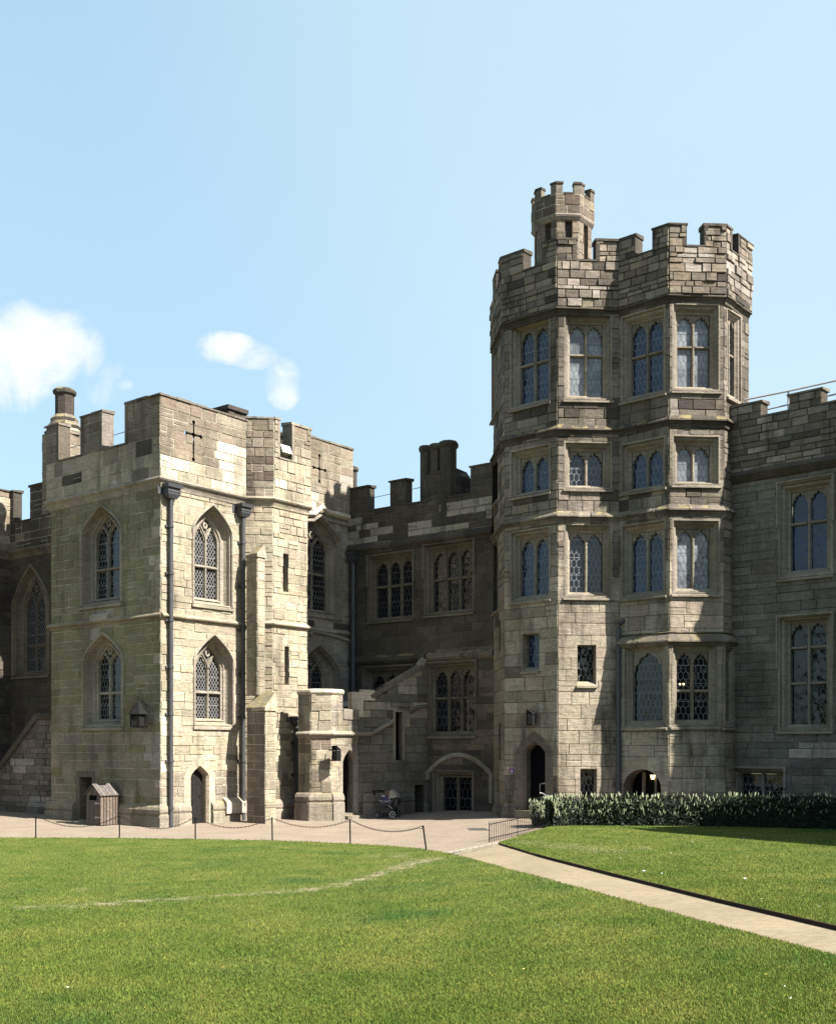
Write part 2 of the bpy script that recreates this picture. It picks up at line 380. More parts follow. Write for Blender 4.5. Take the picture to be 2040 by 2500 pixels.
def masonry(mb, W, u0, u1, z0, z1, pal, mortar, ch=(.24, .40), bl=(.38, .95), holes=None, proud=.014, rough=.010, back=True, gap=.009, base=0.0):
    """coursed rubble / ashlar: every stone is its own slab in front of the mortar bed"""
    holes = W.holes if holes is None else holes
    z = z0
    while z < z1 - 1e-3:
        h = random.uniform(*ch)
        if z + h > z1 - ch[0] * .7: h = z1 - z
        u = u0; first = True
        while u < u1 - 1e-3:
            l = random.uniform(*bl) * (random.uniform(.4, .9) if first else 1); first = False
            if u + l > u1 - bl[0] * .6: l = u1 - u
            p = pal; um, zm = u + l / 2, z + h / 2
            for za in W.zones:
                if za[0] <= um <= za[1] and za[2] <= zm <= za[3] and random.random() < za[5]: p = za[4]
            col = tone(p)
            # a tall course is sometimes split in two
            rects = [(u, z, u + l, z + h)]
            if h > .3 and l < .62 and random.random() < .22: rects = [(u, z, u + l, z + h * .5), (u, z + h * .5, u + l, z + h)]
            for (a, b, c, d) in rects:
                j = lambda: random.uniform(-.5, .5) * gap
                g = gap
                q = [(a + g + j(), b + g + j()), (c - g + j(), b + g + j()), (c - g + j(), d - g + j()), (a + g + j(), d - g + j())]
                dep = base + max(proud, rough + .006) + random.uniform(-rough, rough); cc = tone(p) if len(rects) > 1 else col
                ps = cutall(q, holes)
                whole = len(ps) == 1 and ps[0] is q
                for r in ps:
                    n = len(r); cx = sum(t[0] for t in r) / n; cz = sum(t[1] for t in r) / n
                    s = .012 if whole else 0
                    fr = []
                    for t in r:
                        fx = t[0] + (s if t[0] < cx else -s) if whole else t[0]; fz = t[1] + (s if t[1] < cz else -s) if whole else t[1]
                        fr.append((fx, fz))
                    i0 = len(mb.v)
                    mb.v += [W.P(t[0], t[1], dep) for t in fr] + [W.P(t[0], t[1], base - .002) for t in r]
                    mb.f.append([i0 + k for k in range(n)]); mb.c.append(cc)
                    for k in range(n):
                        l2 = (k + 1) % n; mb.f.append([i0 + k, i0 + n + k, i0 + n + l2, i0 + l2]); mb.c.append(tuple(x * .95 for x in cc))
            u += l
        if back:
            for p in cutall([(u0, z), (u1, z), (u1, z + h), (u0, z + h)], holes):
                k = random.uniform(.85, 1.1); mb.face([W.P(t[0], t[1], base) for t in p], tuple(x * k for x in MORTAR[mortar]))
        z += h
def wprism(mb, W, u0, u1, z0, z1, dout, din, col, m0=0, m1=0, slope=0.0):
    """block on a wall from depth din to dout; m0/m1 mitre the ends; slope lowers the outer top edge"""
    mb = one(mb)
    def ring(z, zo):
        return [W.P(u0 - m0 * dout, zo, dout), W.P(u1 + m1 * dout, zo, dout), W.P(u1 + m1 * din, z, din), W.P(u0 - m0 * din, z, din)]
    mb.hexa(ring(z0, z0), ring(z1, z1 - slope), col)
def moulding(mb, walls, z, prof, pal, seg=(.5, 1.1), closed=False, u_from=None, u_to=None, jit=.004):
    """string course, cornice or plinth swept along consecutive walls; prof = [(out, dz)...] from top back to bottom back"""
    mb = one(mb)
    for wi, W in enumerate(walls):
        a = u_from if (wi == 0 and u_from is not None) else 0.0; b = u_to if (wi == len(walls) - 1 and u_to is not None) else W.L
        m0 = W.m0 if not (wi == 0 and u_from is not None) else 0; m1 = W.m1 if not (wi == len(walls) - 1 and u_to is not None) else 0
        u = a
        while u < b - 1e-3:
            l = random.uniform(*seg)
            if u + l > b - .3: l = b - u
            col = tone(pal); dj = random.uniform(-jit, jit)
            e0 = m0 if u <= a + 1e-6 else 0; e1 = m1 if u + l >= b - 1e-6 else 0
            A = [W.P(u - e0 * o, z + dz, o + (dj if o > 0 else 0)) for o, dz in prof]; B = [W.P(u + l + e1 * o, z + dz, o + (dj if o > 0 else 0)) for o, dz in prof]
            for k in range(len(prof) - 1): mb.face([A[k], A[k + 1], B[k + 1], B[k]], col)
            mb.face(A[::-1], col); mb.face(B, col)
            u += l
def bar_path(mb, W, pts, w, df, db, col, closed=False, pal=None, bevel=0.0):
    """a stone bar of width w following pts (u,z) on the wall, from depth db to df"""
    mb = one(mb); n = len(pts); Ls = []; Rs = []
    for i in range(n):
        p = pts[i]; a = pts[i - 1] if (i > 0 or closed) else None; b = pts[(i + 1) % n] if (i < n - 1 or closed) else None
        def nrm(p, q):
            dx, dz = q[0] - p[0], q[1] - p[1]; l = math.hypot(dx, dz) or 1; return (-dz / l, dx / l)
        if a is None: nn = nrm(p, b); k = 1
        elif b is None: nn = nrm(a, p); k = 1
        else:
            n1, n2 = nrm(a, p), nrm(p, b); nn = (n1[0] + n2[0], n1[1] + n2[1]); k = min(2.2, 2 / max(.3, nn[0] ** 2 + nn[1] ** 2))
        Ls.append((p[0] + nn[0] * k * w / 2, p[1] + nn[1] * k * w / 2)); Rs.append((p[0] - nn[0] * k * w / 2, p[1] - nn[1] * k * w / 2))
    for i in range(n if closed else n - 1):
        j = (i + 1) % n; c = tone(pal) if pal else col
        def ip(p, q, f): return (p[0] + (q[0] - p[0]) * f, p[1] + (q[1] - p[1]) * f)
        bv = bevel
        l0, l1, r0, r1 = Ls[i], Ls[j], Rs[i], Rs[j]
        fl0, fl1, fr0, fr1 = (ip(l0, r0, bv), ip(l1, r1, bv), ip(r0, l0, bv), ip(r1, l1, bv))
        mb.face([W.P(*fl0, df), W.P(*fr0, df), W.P(*fr1, df), W.P(*fl1, df)], c)
        dm = df - (df - db) * (.5 if bv else 0)
        if bv:
            mb.face([W.P(*fl0, df), W.P(*fl1, df), W.P(*l1, dm), W.P(*l0, dm)], c); mb.face([W.P(*fr1, df), W.P(*fr0, df), W.P(*r0, dm), W.P(*r1, dm)], c)
        mb.face([W.P(*l0, dm), W.P(*l1, dm), W.P(*l1, db), W.P(*l0, db)], c); mb.face([W.P(*r1, dm), W.P(*r0, dm), W.P(*r0, db), W.P(*r1, db)], c)
        if not closed and i == 0: mb.face([W.P(*l0, df), W.P(*l0, db), W.P(*r0, db), W.P(*r0, df)], c)
        if not closed and i == n - 2: mb.face([W.P(*l1, df), W.P(*r1, df), W.P(*r1, db), W.P(*l1, db)], c)
def arch_half(a, h, n=9):
    out = []
    for i in range(n + 1):
        t = (1 - i / n) ** 1.35 if i < n else 0.0
        x = a * (1 - (1 - t) ** 2.0) if False else a * math.sin(t * math.pi / 2)
        out.append((x, h * (1 - x / a) ** .62 if x < a else 0.0))
    return out
def arch_outline(uc, a, z0, zs, h, n=9):
    r = arch_half(a, h, n)
    return [(uc - a, z0), (uc + a, z0)] + [(uc + x, zs + z) for x, z in r] + [(uc - x, zs + z) for x, z in r[-2::-1]]
def ring_faces(mb, W, A, da, B, db, pal, colf=None):
    n = len(A)
    for i in range(n):
        j = (i + 1) % n; c = colf() if colf else tone(pal)
        mb.face([W.P(*A[i], da), W.P(*A[j], da), W.P(*B[j], db), W.P(*B[i], db)], c)
def segclip(p, q, poly):
    t0, t1 = 0.0, 1.0; dx, dz = q[0] - p[0], q[1] - p[1]; n = len(poly)
    for i in range(n):
        a, b = poly[i], poly[(i + 1) % n]; ex, ez = b[0] - a[0], b[1] - a[1]
        num = ex * (p[1] - a[1]) - ez * (p[0] - a[0]); den = ex * dz - ez * dx
        if abs(den) < 1e-12:
            if num < 0: return None
            continue
        t = -num / den
        if den > 0: t0 = max(t0, t)
        else: t1 = min(t1, t)
        if t0 >= t1: return None
    return (p[0] + dx * t0, p[1] + dz * t0), (p[0] + dx * t1, p[1] + dz * t1)
def lattice(mb, W, poly, dep, kind, w=.013, cell=(.125, .19), bars=.52):
    us = [p[0] for p in poly]; zs = [p[1] for p in poly]; a, b, c, d = min(us), max(us), min(zs), max(zs)
    segs = []; cw, chh = cell
    if kind == 'diamond':
        k = chh / cw; n = int((b - a + (d - c) / k) / cw) + 3
        for i in range(-n, n):
            segs.append(((a + i * cw, c), (a + i * cw + (d - c) / k, d))); segs.append(((a + i * cw + (d - c) / k, c), (a + i * cw, d)))
    elif kind == 'hex':
        r = 0; z = c - chh
        while z < d + chh:
            o = (r % 2) * cw / 2; x = a - cw
            while x < b + cw:
                X = x + o; e = chh * .34
                segs += [((X, z), (X, z + chh - e)), ((X, z + chh - e), (X + cw / 2, z + chh)), ((X, z + chh - e), (X - cw / 2, z + chh))]
                x += cw
            z += chh; r += 1
    z = c + bars
    while z < d - .1:
        segs.append(((a - 1, z), (b + 1, z))); z += bars
    for p, q in segs:
        s = segclip(p, q, poly)
        if not s: continue
        (x0, z0), (x1, z1) = s; l = math.hypot(x1 - x0, z1 - z0)
        if l < .01: continue
        nx, nz = -(z1 - z0) / l * w / 2, (x1 - x0) / l * w / 2
        mb.face([W.P(x0 - nx, z0 - nz, dep), W.P(x1 - nx, z1 - nz, dep), W.P(x1 + nx, z1 + nz, dep), W.P(x0 + nx, z0 + nz, dep)], (.5, .5, .5))
def cusped(a, h, n=26, depth=.20, lobes=5):
    out = []
    for i in range(n + 1):
        th = math.pi * i / n; x, z = math.cos(th), math.sin(th)
        z = z * (1 + .22 * max(0, z - .75) / .25)          # slightly pointed
        r = 1 - sum(depth * math.exp(-((th - math.pi * k / lobes) / .11) ** 2) for k in range(1, lobes))
        out.append((a * x * r, h * z * r / 1.22))
    return out
def pointed_window(parent, W, x0, x1, ya, yb, ys, ix0, ix1, iya, iyb, iys, dep=.36, transom=None, kind='diamond', pal='frame', lead=None, glass=None, hood=True, blind=False):
    """two-light pointed window in a deep splayed reveal. x/y are where its edges stand in the photograph"""
    u0, u1 = W.u(x0), W.u(x1); uc = (u0 + u1) / 2; a = (u1 - u0) / 2
    z0, zs, za = W.z(yb, uc), W.z(ys, uc), W.z(ya, uc); h = za - zs
    v0, v1 = W.u(ix0, -dep), W.u(ix1, -dep); vc = (v0 + v1) / 2; b = (v1 - v0) / 2
    w0, ws, wa = W.z(iyb, vc, -dep), W.z(iys, vc, -dep), W.z(iya, vc, -dep); g = wa - ws
    A = arch_outline(uc, a, z0, zs, h); B = arch_outline(vc, b, w0, ws, g)
    W.holes.append(A)
    mb = MB()
    lp = lambda f: [((p[0] * (1 - f) + q[0] * f), (p[1] * (1 - f) + q[1] * f)) for p, q in zip(A, B)]
    prof = ((0, .03), (.13, .03), (.15, -.03), (.24, -.05), (.30, -dep * .55), (.45, -dep * .82), (.72, -dep * .93), (.78, -dep * .80), (.92, -dep * .84), (1, -dep))
    for (fa, da_), (fb, db_) in zip(prof, prof[1:]): ring_faces(mb, W, lp(fa), da_, lp(fb), db_, pal)
    Bi = arch_outline(vc, b - .05, w0 + .04, ws, g - .06)
    ring_faces(mb, W, A, .03, A, -.02, pal)
    ring_faces(mb, W, B, -dep, Bi, -dep - .03, pal); ring_faces(mb, W, Bi, -dep - .03, Bi, -dep - .2, pal)
    if hood:
        bar_path(mb, W, A[1:] + [A[0]], .10, .075, -.02, None, pal=pal, bevel=.2)
    wprism(mb, W, uc - a - .06, uc + a + .06, z0 - .14, z0 + .005, .09, -.05, tone(pal), slope=.06)
    # mullion, tracery and transom
    dm = -dep - .03; db = -dep - .17; t = .085; lights = b - .05
    c = tone(pal)
    bar_path(mb, W, [(vc, w0), (vc, ws + .02)], t, dm, db, c, bevel=.25)
    ah = arch_half(b, g, 12)
    lft = [(vc + b - x, ws + z) for x, z in ah]      # arc branching left and right from the mullion head
    cut = [p for p in lft if p[0] < vc + b * .53]
    bar_path(mb, W, cut, t * .8, dm, db, c, bevel=.25); bar_path(mb, W, [(2 * vc - x, z) for x, z in cut], t * .8, dm, db, c, bevel=.25)
    for sx in (-1, 1):                                # cusped light heads as pierced plates
        lc = vc + sx * b / 2; lw = b / 2 - .05
        cp = [(lc + x, ws - .02 + z) for x, z in cusped(lw - .015, g * .50, 20, .16, 3)]
        lim = [(lc + lw * math.cos(math.pi * i / 20), ws + .02 + g * .62 * math.sin(math.pi * i / 20)) for i in range(21)]
        for i in range(20):
            mb.face([W.P(*cp[i], dm - .05), W.P(*lim[i], dm - .05), W.P(*lim[i + 1], dm - .05), W.P(*cp[i + 1], dm - .05)], c)
            mb.face([W.P(*cp[i + 1], dm - .05), W.P(*cp[i + 1], db), W.P(*cp[i], db), W.P(*cp[i], dm - .05)], c)
    eye = [(vc + .13 * b * math.cos(i * math.pi / 6), ws + g * .66 + .16 * b * math.sin(i * math.pi / 6)) for i in range(12)]
    bar_path(mb, W, eye, .07, dm - .03, db, c, closed=True)
    if transom:
        zt = W.z(transom, vc, -dep); bar_path(mb, W, [(vc - b + .05, zt), (vc + b - .05, zt)], .11, dm + .005, db, c, bevel=.25)
    win = mb.build('window', DRESSED, parent)
    gm = MB(); gp = arch_outline(vc, b - .02, w0 + .02, ws, g - .03); gm.face([W.P(*p, db + .02) for p in gp], (.5, .5, .5)); gm.build('pane', glass or GLASS, win)
    lm = MB(); lattice(lm, W, gp, db + .026, kind, .016 if kind == 'diamond' else .014, (.135, .2) if kind == 'diamond' else (.17, .21)); lm.build('leading', lead or LEADM, win)
    return win
def light_window(parent, W, x0, x1, ya, yb, n, transoms=(), dep=.26, m=.27, sill=.22, kind='hex', pal='framegrey', lead=None, glass=None, head=True, label=True, mt=None, cell=(.17, .23), bars=.6, cusp=.2, mw=.11):
    """square-headed window of n cusped lights; x/y are where the glass stands in the photograph"""
    u0, u1 = W.u(x0, -dep) - .045, W.u(x1, -dep) + .045; uc = (u0 + u1) / 2
    z0 = W.z(yb, uc, -dep) - .03; mt = m if mt is None else mt
    lw = (u1 - u0) / n; hh = lw * .62 if head else 0
    z1 = W.z(ya, uc, -dep) + (lw * .12 if head else .03)
    A = [(u0 - m, z0 - sill), (u1 + m, z0 - sill), (u1 + m, z1 + mt), (u0 - m, z1 + mt)]
    B = [(u0, z0), (u1, z0), (u1, z1), (u0, z1)]
    def lerp(f): return [(p[0] * (1 - f) + q[0] * f, p[1] * (1 - f) + q[1] * f) for p, q in zip(A, B)]
    W.holes.append(A)
    mb = MB()
    if m > .12:
        for fa, da, fb, d2 in ((0, .022, .22, .022), (.22, .022, .30, -dep * .35), (.30, -dep * .35, .55, -dep * .38), (.55, -dep * .38, .8, -dep * .9), (.8, -dep * .9, 1, -dep)):
            ring_faces(mb, W, lerp(fa), da, lerp(fb), d2, pal)
    else: ring_faces(mb, W, A, .01, B, -dep, pal)
    ring_faces(mb, W, A, .022 if m > .12 else .01, A, -.02, pal); ring_faces(mb, W, B, -dep, B, -dep - .2, pal)
    if label:
        bar_path(mb, W, [(A[0][0] - .02, z0 + (z1 - z0) * .55), (A[3][0] - .02, A[3][1] + .02), (A[2][0] + .02, A[2][1] + .02), (A[1][0] + .02, z0 + (z1 - z0) * .55)], .085, .085, -.01, None, pal=pal, bevel=.2)
    wprism(mb, W, A[0][0] - .04, A[1][0] + .04, A[0][1] - .11, A[0][1] + .004, .10, -.06, tone(pal), slope=.05)
    if getattr(W, 'soot', False): W.zones.append((u0 - m, u1 + m, z0 - sill - .5, z0 - sill, 'dark', .55))
    dm, db = -dep - .02, -dep - .17; c = tone(pal)
    for i in range(1, n): bar_path(mb, W, [(u0 + lw * i, z0), (u0 + lw * i, z1)], mw, dm, db, tone(pal), bevel=.28)
    ts = [W.z(t, uc, -dep) for t in transoms]
    for i in range(n):
        for t in ts: bar_path(mb, W, [(u0 + lw * i + (mw / 2 if i else 0), t), (u0 + lw * (i + 1) - (mw / 2 if i < n - 1 else 0), t)], mw, dm - .004, db, tone(pal), bevel=.28)
        if head:
            lc = u0 + lw * (i + .5); aa = lw / 2 - mw * .42; zb = z1 - hh
            cp = [(lc + x, zb + z) for x, z in cusped(aa, hh * .86, 26, cusp)]
            top = [(lc - aa - .03, z1 + .01), (lc + aa + .03, z1 + .01)]
            pts = [(lc + aa + .03, zb)] + cp + [(lc - aa - .03, zb)] + top
            mb.face([W.P(*p, dm - .03) for p in pts], c)
            for k in range(len(cp) - 1):
                mb.face([W.P(*cp[k + 1], dm - .03), W.P(*cp[k + 1], db), W.P(*cp[k], db), W.P(*cp[k], dm - .03)], c)
            ar = [(lc + (aa + .005) * math.cos(math.pi * k / 12), zb + hh * .93 * math.sin(math.pi * k / 12)) for k in range(13)]
            bar_path(mb, W, ar, .03, dm - .012, dm - .035, c)
    win = mb.build('window', DRESSED, parent)
    gm = MB(); gp = [(u0 + .01, z0 + .01), (u1 - .01, z0 + .01), (u1 - .01, z1 - .01), (u0 + .01, z1 - .01)]
    gm.face([W.P(*p, db + .02) for p in gp], (.5, .5, .5)); gm.build('pane', glass or GLASS, win)
    lm = MB(); lattice(lm, W, gp, db + .026, kind, .013, cell, bars); lm.build('leading', lead or LEADD, win)
    return win
def arch_door(parent, W, x0, x1, ya, yb, rise, ring=.28, dep=.35, pal='frame', boards=True, open_=False, z0=None):
    u0, u1 = W.u(x0), W.u(x1); uc = (u0 + u1) / 2; a = (u1 - u0) / 2
    za = W.z(ya, uc); z0 = W.z(yb, uc) if z0 is None else z0; zs = za - rise
    A = arch_outline(uc, a + .0, z0, zs, rise, 6); O = arch_outline(uc, a + ring, z0, zs, rise + ring * 1.1, 6)
    W.holes.append(O)
    mb = MB()
    for i in range(1, len(A)):
        j = (i + 1) % len(A)
        c = tone(pal)
        mb.face([W.P(*O[i], .02), W.P(*O[j], .02), W.P(*A[j], .02), W.P(*A[i], .02)], c)
    I = arch_outline(uc, a - .07, z0, zs, rise - .07, 6)
    ring_faces(mb, W, A, .02, I, -.08, pal); ring_faces(mb, W, I, -.08, I, -dep - .25, pal)
    ring_faces(mb, W, O, .02, O, -.02, pal)
    fr = mb.build('door_frame', DRESSED, parent)
    if boards:
        db = MB(); n = 5; wdt = 2 * (a + .02) / n
        for k in range(n):
            col = (.5, .5, .5); ua = uc - a - .02 + k * wdt
            q = [(ua + .006, z0 + .02), (ua + wdt - .006, z0 + .02), (ua + wdt - .006, za + .1), (ua + .006, za + .1)]
            b = arch_outline(uc, a + .01, z0, zs, rise + .01, 6); r = q
            for i in range(len(b)):
                r = half(r, b[i], b[(i + 1) % len(b)], True)
                if len(r) < 3: break
            if len(r) > 2: db.hexa([W.P(*p, -dep) for p in r], [W.P(*p, -dep - .05) for p in r], col)
        for zz in (.35, 1.45): wprism(db, W, uc - a + .04, uc + a - .15, z0 + zz, z0 + zz + .06, -dep + .012, -dep, (.5, .5, .5))
        bb = MB(); bb.face([W.P(*p, -dep - .06) for p in arch_outline(uc, a + .01, z0, zs, rise + .01, 6)]); 
        d = db.build('door', DOORW, parent); bb.build('door_back', BLACK, d)
        hb = MB(); tube(hb, [W.P(uc + a * .55 + .04 * math.cos(t), z0 + 1.0 + .05 * math.sin(t), -dep + .02) for t in np.linspace(0, 6.28, 9)], .008, (.02, .02, .02), 5); hb.build('handle', IRON, d)
    else:
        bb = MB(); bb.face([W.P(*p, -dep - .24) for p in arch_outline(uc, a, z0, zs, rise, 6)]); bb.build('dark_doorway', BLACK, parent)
    return uc, a, z0, za, zs
def square_hole(parent, W, x0, x1, ya, yb, dep=.3, pal='frame', ring=.0, name='opening', z0=None):
    u0, u1 = W.u(x0), W.u(x1); uc = (u0 + u1) / 2; z1 = W.z(ya, uc); z0 = W.z(yb, uc) if z0 is None else z0
    A = [(u0 - ring, z0), (u1 + ring, z0), (u1 + ring, z1 + ring), (u0 - ring, z1 + ring)]; B = [(u0, z0), (u1, z0), (u1, z1), (u0, z1)]
    W.holes.append(A); mb = MB()
    if ring: ring_faces(mb, W, A, .02, B, .02, pal); ring_faces(mb, W, A, .02, A, -.02, pal)
    ring_faces(mb, W, B, .02 if ring else 0, B, -dep, pal)
    o = mb.build(name, DRESSED, parent)
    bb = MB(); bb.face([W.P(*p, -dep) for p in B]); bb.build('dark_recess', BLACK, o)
    return u0, u1, z0, z1
def drainpipe(parent, W, px, ytop, ybot, r=.075, hopper=None, brackets=7, so_=.16, z0=None, bend=0.0):
    u = W.u(px, so_); zt = W.z(ytop, u, so_); zb = W.z(ybot, u, so_) if z0 is None else z0
    mb = MB(); c = (.04, .04, .045)
    if bend: tube(mb, [W.P(u + .28, zt + .12, -.02), W.P(u + .18, zt + .13, so_ * .7), W.P(u + .06, zt + .05, so_), W.P(u, zt - .12, so_), W.P(u, zb, so_)], r, c, 12)
    else: tube(mb, [W.P(u, zt, so_), W.P(u, zb, so_)], r, c, 12)
    for k in range(brackets):
        z = zb + (zt - zb) * (k + .4) / brackets
        tube(mb, [W.P(u, z - .05, so_), W.P(u, z - .045, so_), W.P(u, z + .045, so_), W.P(u, z + .05, so_)], [r, r + .022, r + .022, r], c, 12)
        wprism(mb, W, u - .16, u + .16, z - .04, z + .04, .09, .0, c)
    p = mb.build('drainpipe', PIPE, parent, smooth=False)
    if hopper:
        hb = MB(); w, h = hopper
        def rr(s, z, o): return [W.P(u - s * w / 2, z, .02), W.P(u - s * w / 2, z, o), W.P(u + s * w / 2, z, o), W.P(u + s * w / 2, z, .02)]
        hb.hexa(rr(.55, zt - .03, .27), rr(.86, zt + h * .25, .34), c); hb.hexa(rr(.86, zt + h * .25, .34), rr(.86, zt + h * .72, .34), c); hb.hexa(rr(1.0, zt + h * .72, .4), rr(1.06, zt + h, .42), c); hb.hexa(rr(.9, zt + h * .4, .36), rr(.9, zt + h * .5, .36), c)
        wprism(hb, W, u - w * .75, u + w * .75, zt + .1, zt + h * .9, .022, .0, c)
        hb.build('hopper', PIPE, p)
    return p
def parapet(mb, cb, W, merl, zb, zs, zt, th, pal, mortar, ch, bl, coping='dark', frame_=False, holes=None, m0=True, m1=True, cop=.13, rough=.01, side='dark'):
    """battlement on one wall: solid band up to the sills, merlons [(u0,u1,left corner?,right corner?)]"""
    hs = holes or []
    masonry(mb, W, 0, W.L, zb, zs, pal, mortar, ch, bl, holes=hs, rough=rough)
    def back(u0, u1, z0, z1, a, b):
        if hs:
            for p in cutall([(u0, z0), (u1, z0), (u1, z1), (u0, z1)], hs): mb.face([W.P(*t, -th) for t in reversed(p)], tone(pal))
            mb.face([W.P(u0, z1, 0), W.P(u1, z1, 0), W.P(u1, z1, -th), W.P(u0, z1, -th)], tone(pal))
            mb.face([W.P(u0, z0, 0), W.P(u0, z1, 0), W.P(u0, z1, -th), W.P(u0, z0, -th)], tone(side)); mb.face([W.P(u1, z0, 0), W.P(u1, z0, -th), W.P(u1, z1, -th), W.P(u1, z1, 0)], tone(side))
        else: wprism(mb, W, u0, u1, z0, z1, -.003, -th, tone(side), W.m0 if a else 0, W.m1 if b else 0)
    back(0, W.L, zb, zs, m0, m1)
    prev = 0.0
    for (u0, u1) in merl:
        a = u0 <= 1e-6 and m0; b = u1 >= W.L - 1e-6 and m1
        if u0 > prev + .02: wprism(cb, W, prev, u0, zs + .001, zs + cop * .85, .045, -th - .04, tone(coping), W.m0 if prev == 0 else 0, 0, slope=.05)
        masonry(mb, W, u0, u1, zs, zt, pal, mortar, ch, bl, holes=hs, rough=rough)
        back(u0, u1, zs + .001, zt, a, b)
        o = .055; k0 = u0 - (0 if a else o); k1 = u1 + (0 if b else o); n = max(1, int((k1 - k0) / .62)); one_c = cb.new()
        for q in range(n):
            f0, f1 = k0 + (k1 - k0) * q / n, k0 + (k1 - k0) * (q + 1) / n; jz, jo = random.uniform(-.022, .02), random.uniform(-.018, .018)
            wprism(one_c, W, f0, f1 - (.006 if q < n - 1 else 0), zt + .001, zt + cop + jz, o + jo, -th - o, tone(coping), W.m0 if (a and q == 0) else 0, W.m1 if (b and q == n - 1) else 0, slope=.055)
        if frame_:
            for e, sg, corner in ((u0, 1, a), (u1, -1, b)):
                if not corner and 0.05 < e < W.L - .05: wprism(one_c, W, min(e - sg * .02, e + sg * .11), max(e - sg * .02, e + sg * .11), zs + .02, zt, .045, -th - .02, tone(coping))
        prev = u1
    if prev < W.L - .02: wprism(cb, W, prev, W.L, zs + .001, zs + cop * .85, .045, -th - .04, tone(coping), 0, W.m1, slope=.05)
STRING = [(0, .10), (.13, .015), (.15, -.03), (.13, -.07), (.05, -.10), (.035, -.17), (0, -.2)]
CORNICE = [(0, .14), (.20, .05), (.22, -.01), (.19, -.06), (.12, -.12), (.07, -.22), (.05, -.30), (0, -.33)]
PLINTH = [(0, .0), (.03, -.01), (.10, -.07), (.155, -.17), (.165, -.28), (.12, -.37), (.16, -.39), (.17, -.42), (.19, -1.6), (0, -1.6)]
def core(pts, z0, z1, parent, name='roof', mat=None):
    mb = MB(); mb.hexa([(x, y, z0) for x, y in pts], [(x, y, z1) for x, y in pts], (.12, .115, .11)); return mb.build(name, mat or LEADROOF, parent)

# ------------------------------------------------------------------ ground heights
def sstep(t): t = max(0.0, min(1.0, t)); return t * t * (3 - 2 * t)
def H(x, y): return .35 * sstep((x + 2) / 6.5) + .028 * max(0, min(y, 52) - 40) + .03 * max(0, 32 - max(y, -20))
def ground(px, py, dz=0.0):
    Y = 35.0
    for _ in range(40):
        x = (px - CX) / F * Y; z = H(x, Y) + dz
        Yn = (ZC - z) * F / (py - HY); Y = Y * .5 + max(1.5, min(Yn, 200)) * .5
    return ((px - CX) / F * Y, Y, H((px - CX) / F * Y, Y) + dz)

# ================================================================== GROUND
def grid_sheet(name, xs, ys, dz, mat):
    mb = MB(); idx = {}
    mb.v = [(x, y, H(x, y) + dz) for y in ys for x in xs]; nx = len(xs)
    for j in range(len(ys) - 1):
        for i in range(nx - 1): mb.f.append([j * nx + i, j * nx + i + 1, (j + 1) * nx + i + 1, (j + 1) * nx + i]); mb.c.append((.5, .5, .5))
    return structure(mb.build(name, mat, smooth=True))
fr = lambda a, b, n: [a + (b - a) * i / n for i in range(n + 1)]
grid_sheet('courtyard_pavement', fr(-70, 70, 140), fr(-25, 75, 100), 0.0, GRAVEL)
g = MB(); g.face([(-4000, -4000, -.6), (4000, -4000, -.6), (4000, 9000, -.6), (-4000, 9000, -.6)]); structure(g.build('ground', LAWN))
EDGE_L = [(-1500, 2046), (-700, 2045), (0, 2045), (300, 2046), (500, 2049), (665, 2052), (800, 2057), (930, 2064), (1020, 2071), (1105, 2085), (1300, 2137), (1500, 2191), (1700, 2246), (2040, 2334), (2700, 2500), (4600, 2960)]
EDGE_R = [(1216, 2057), (1325, 2089), (1500, 2133), (1760, 2196), (2040, 2260), (2700, 2410), (4600, 2840)]
TOP_R = [(1216, 2056), (1262, 2042), (1310, 2027), (1345, 2016), (1400, 2014), (1700, 2016), (2040, 2024), (2700, 2045), (4600, 2105)]
def curve(pts, px):
    for (a, b), (c, d) in zip(pts, pts[1:]):
        if a <= px <= c:
            return b + (d - b) * (px - a) / (c - a)
    return pts[0][1] if px < pts[0][0] else pts[-1][1]
def smooth_curve(pts, px, w=25): return sum(curve(pts, min(max(px + k, pts[0][0]), pts[-1][0])) for k in (-w, -w / 2, 0, w / 2, w)) / 5
WEAR = [(50, 2216, 3), (150, 2213, 4), (260, 2207, 4), (345, 2199, 4), (400, 2196, 3), (480, 2192, 3), (560, 2186, 2), (640, 2181, 3), (760, 2172, 4), (830, 2161, 5), (900, 2142, 7), (960, 2122, 8), (1010, 2107, 9), (1062, 2098, 5)]
BARE = [(975, 2088, 30, 8), (905, 2090, 16, 4), (200, 2172, 24, 4), (1160, 2113, 12, 4), (1330, 2151, 14, 5), (1240, 2128, 20, 4), (615, 2248, 14, 4), (1440, 2073, 60, 10), (1500, 2078, 40, 7), (1370, 2066, 60, 8), (1570, 2070, 26, 6), (1290, 2056, 50, 7)]
def wear(px, py):
    v = 0.0
    for (a, b, r), (c, d, q) in zip(WEAR, WEAR[1:]):
        if a - 20 <= px <= c + 20:
            t = max(0, min(1, (px - a) / (c - a))); y = b + (d - b) * t; w = r + (q - r) * t
            v = max(v, 1.25 - abs(py - y) / w)
    for x, y, rx, ry in BARE:
        q = ((px - x) / rx) ** 2 + ((py - y) / ry) ** 2
        v = max(v, .42 * (1.2 - q))
    return max(0.0, min(1.0, v * 1.2))
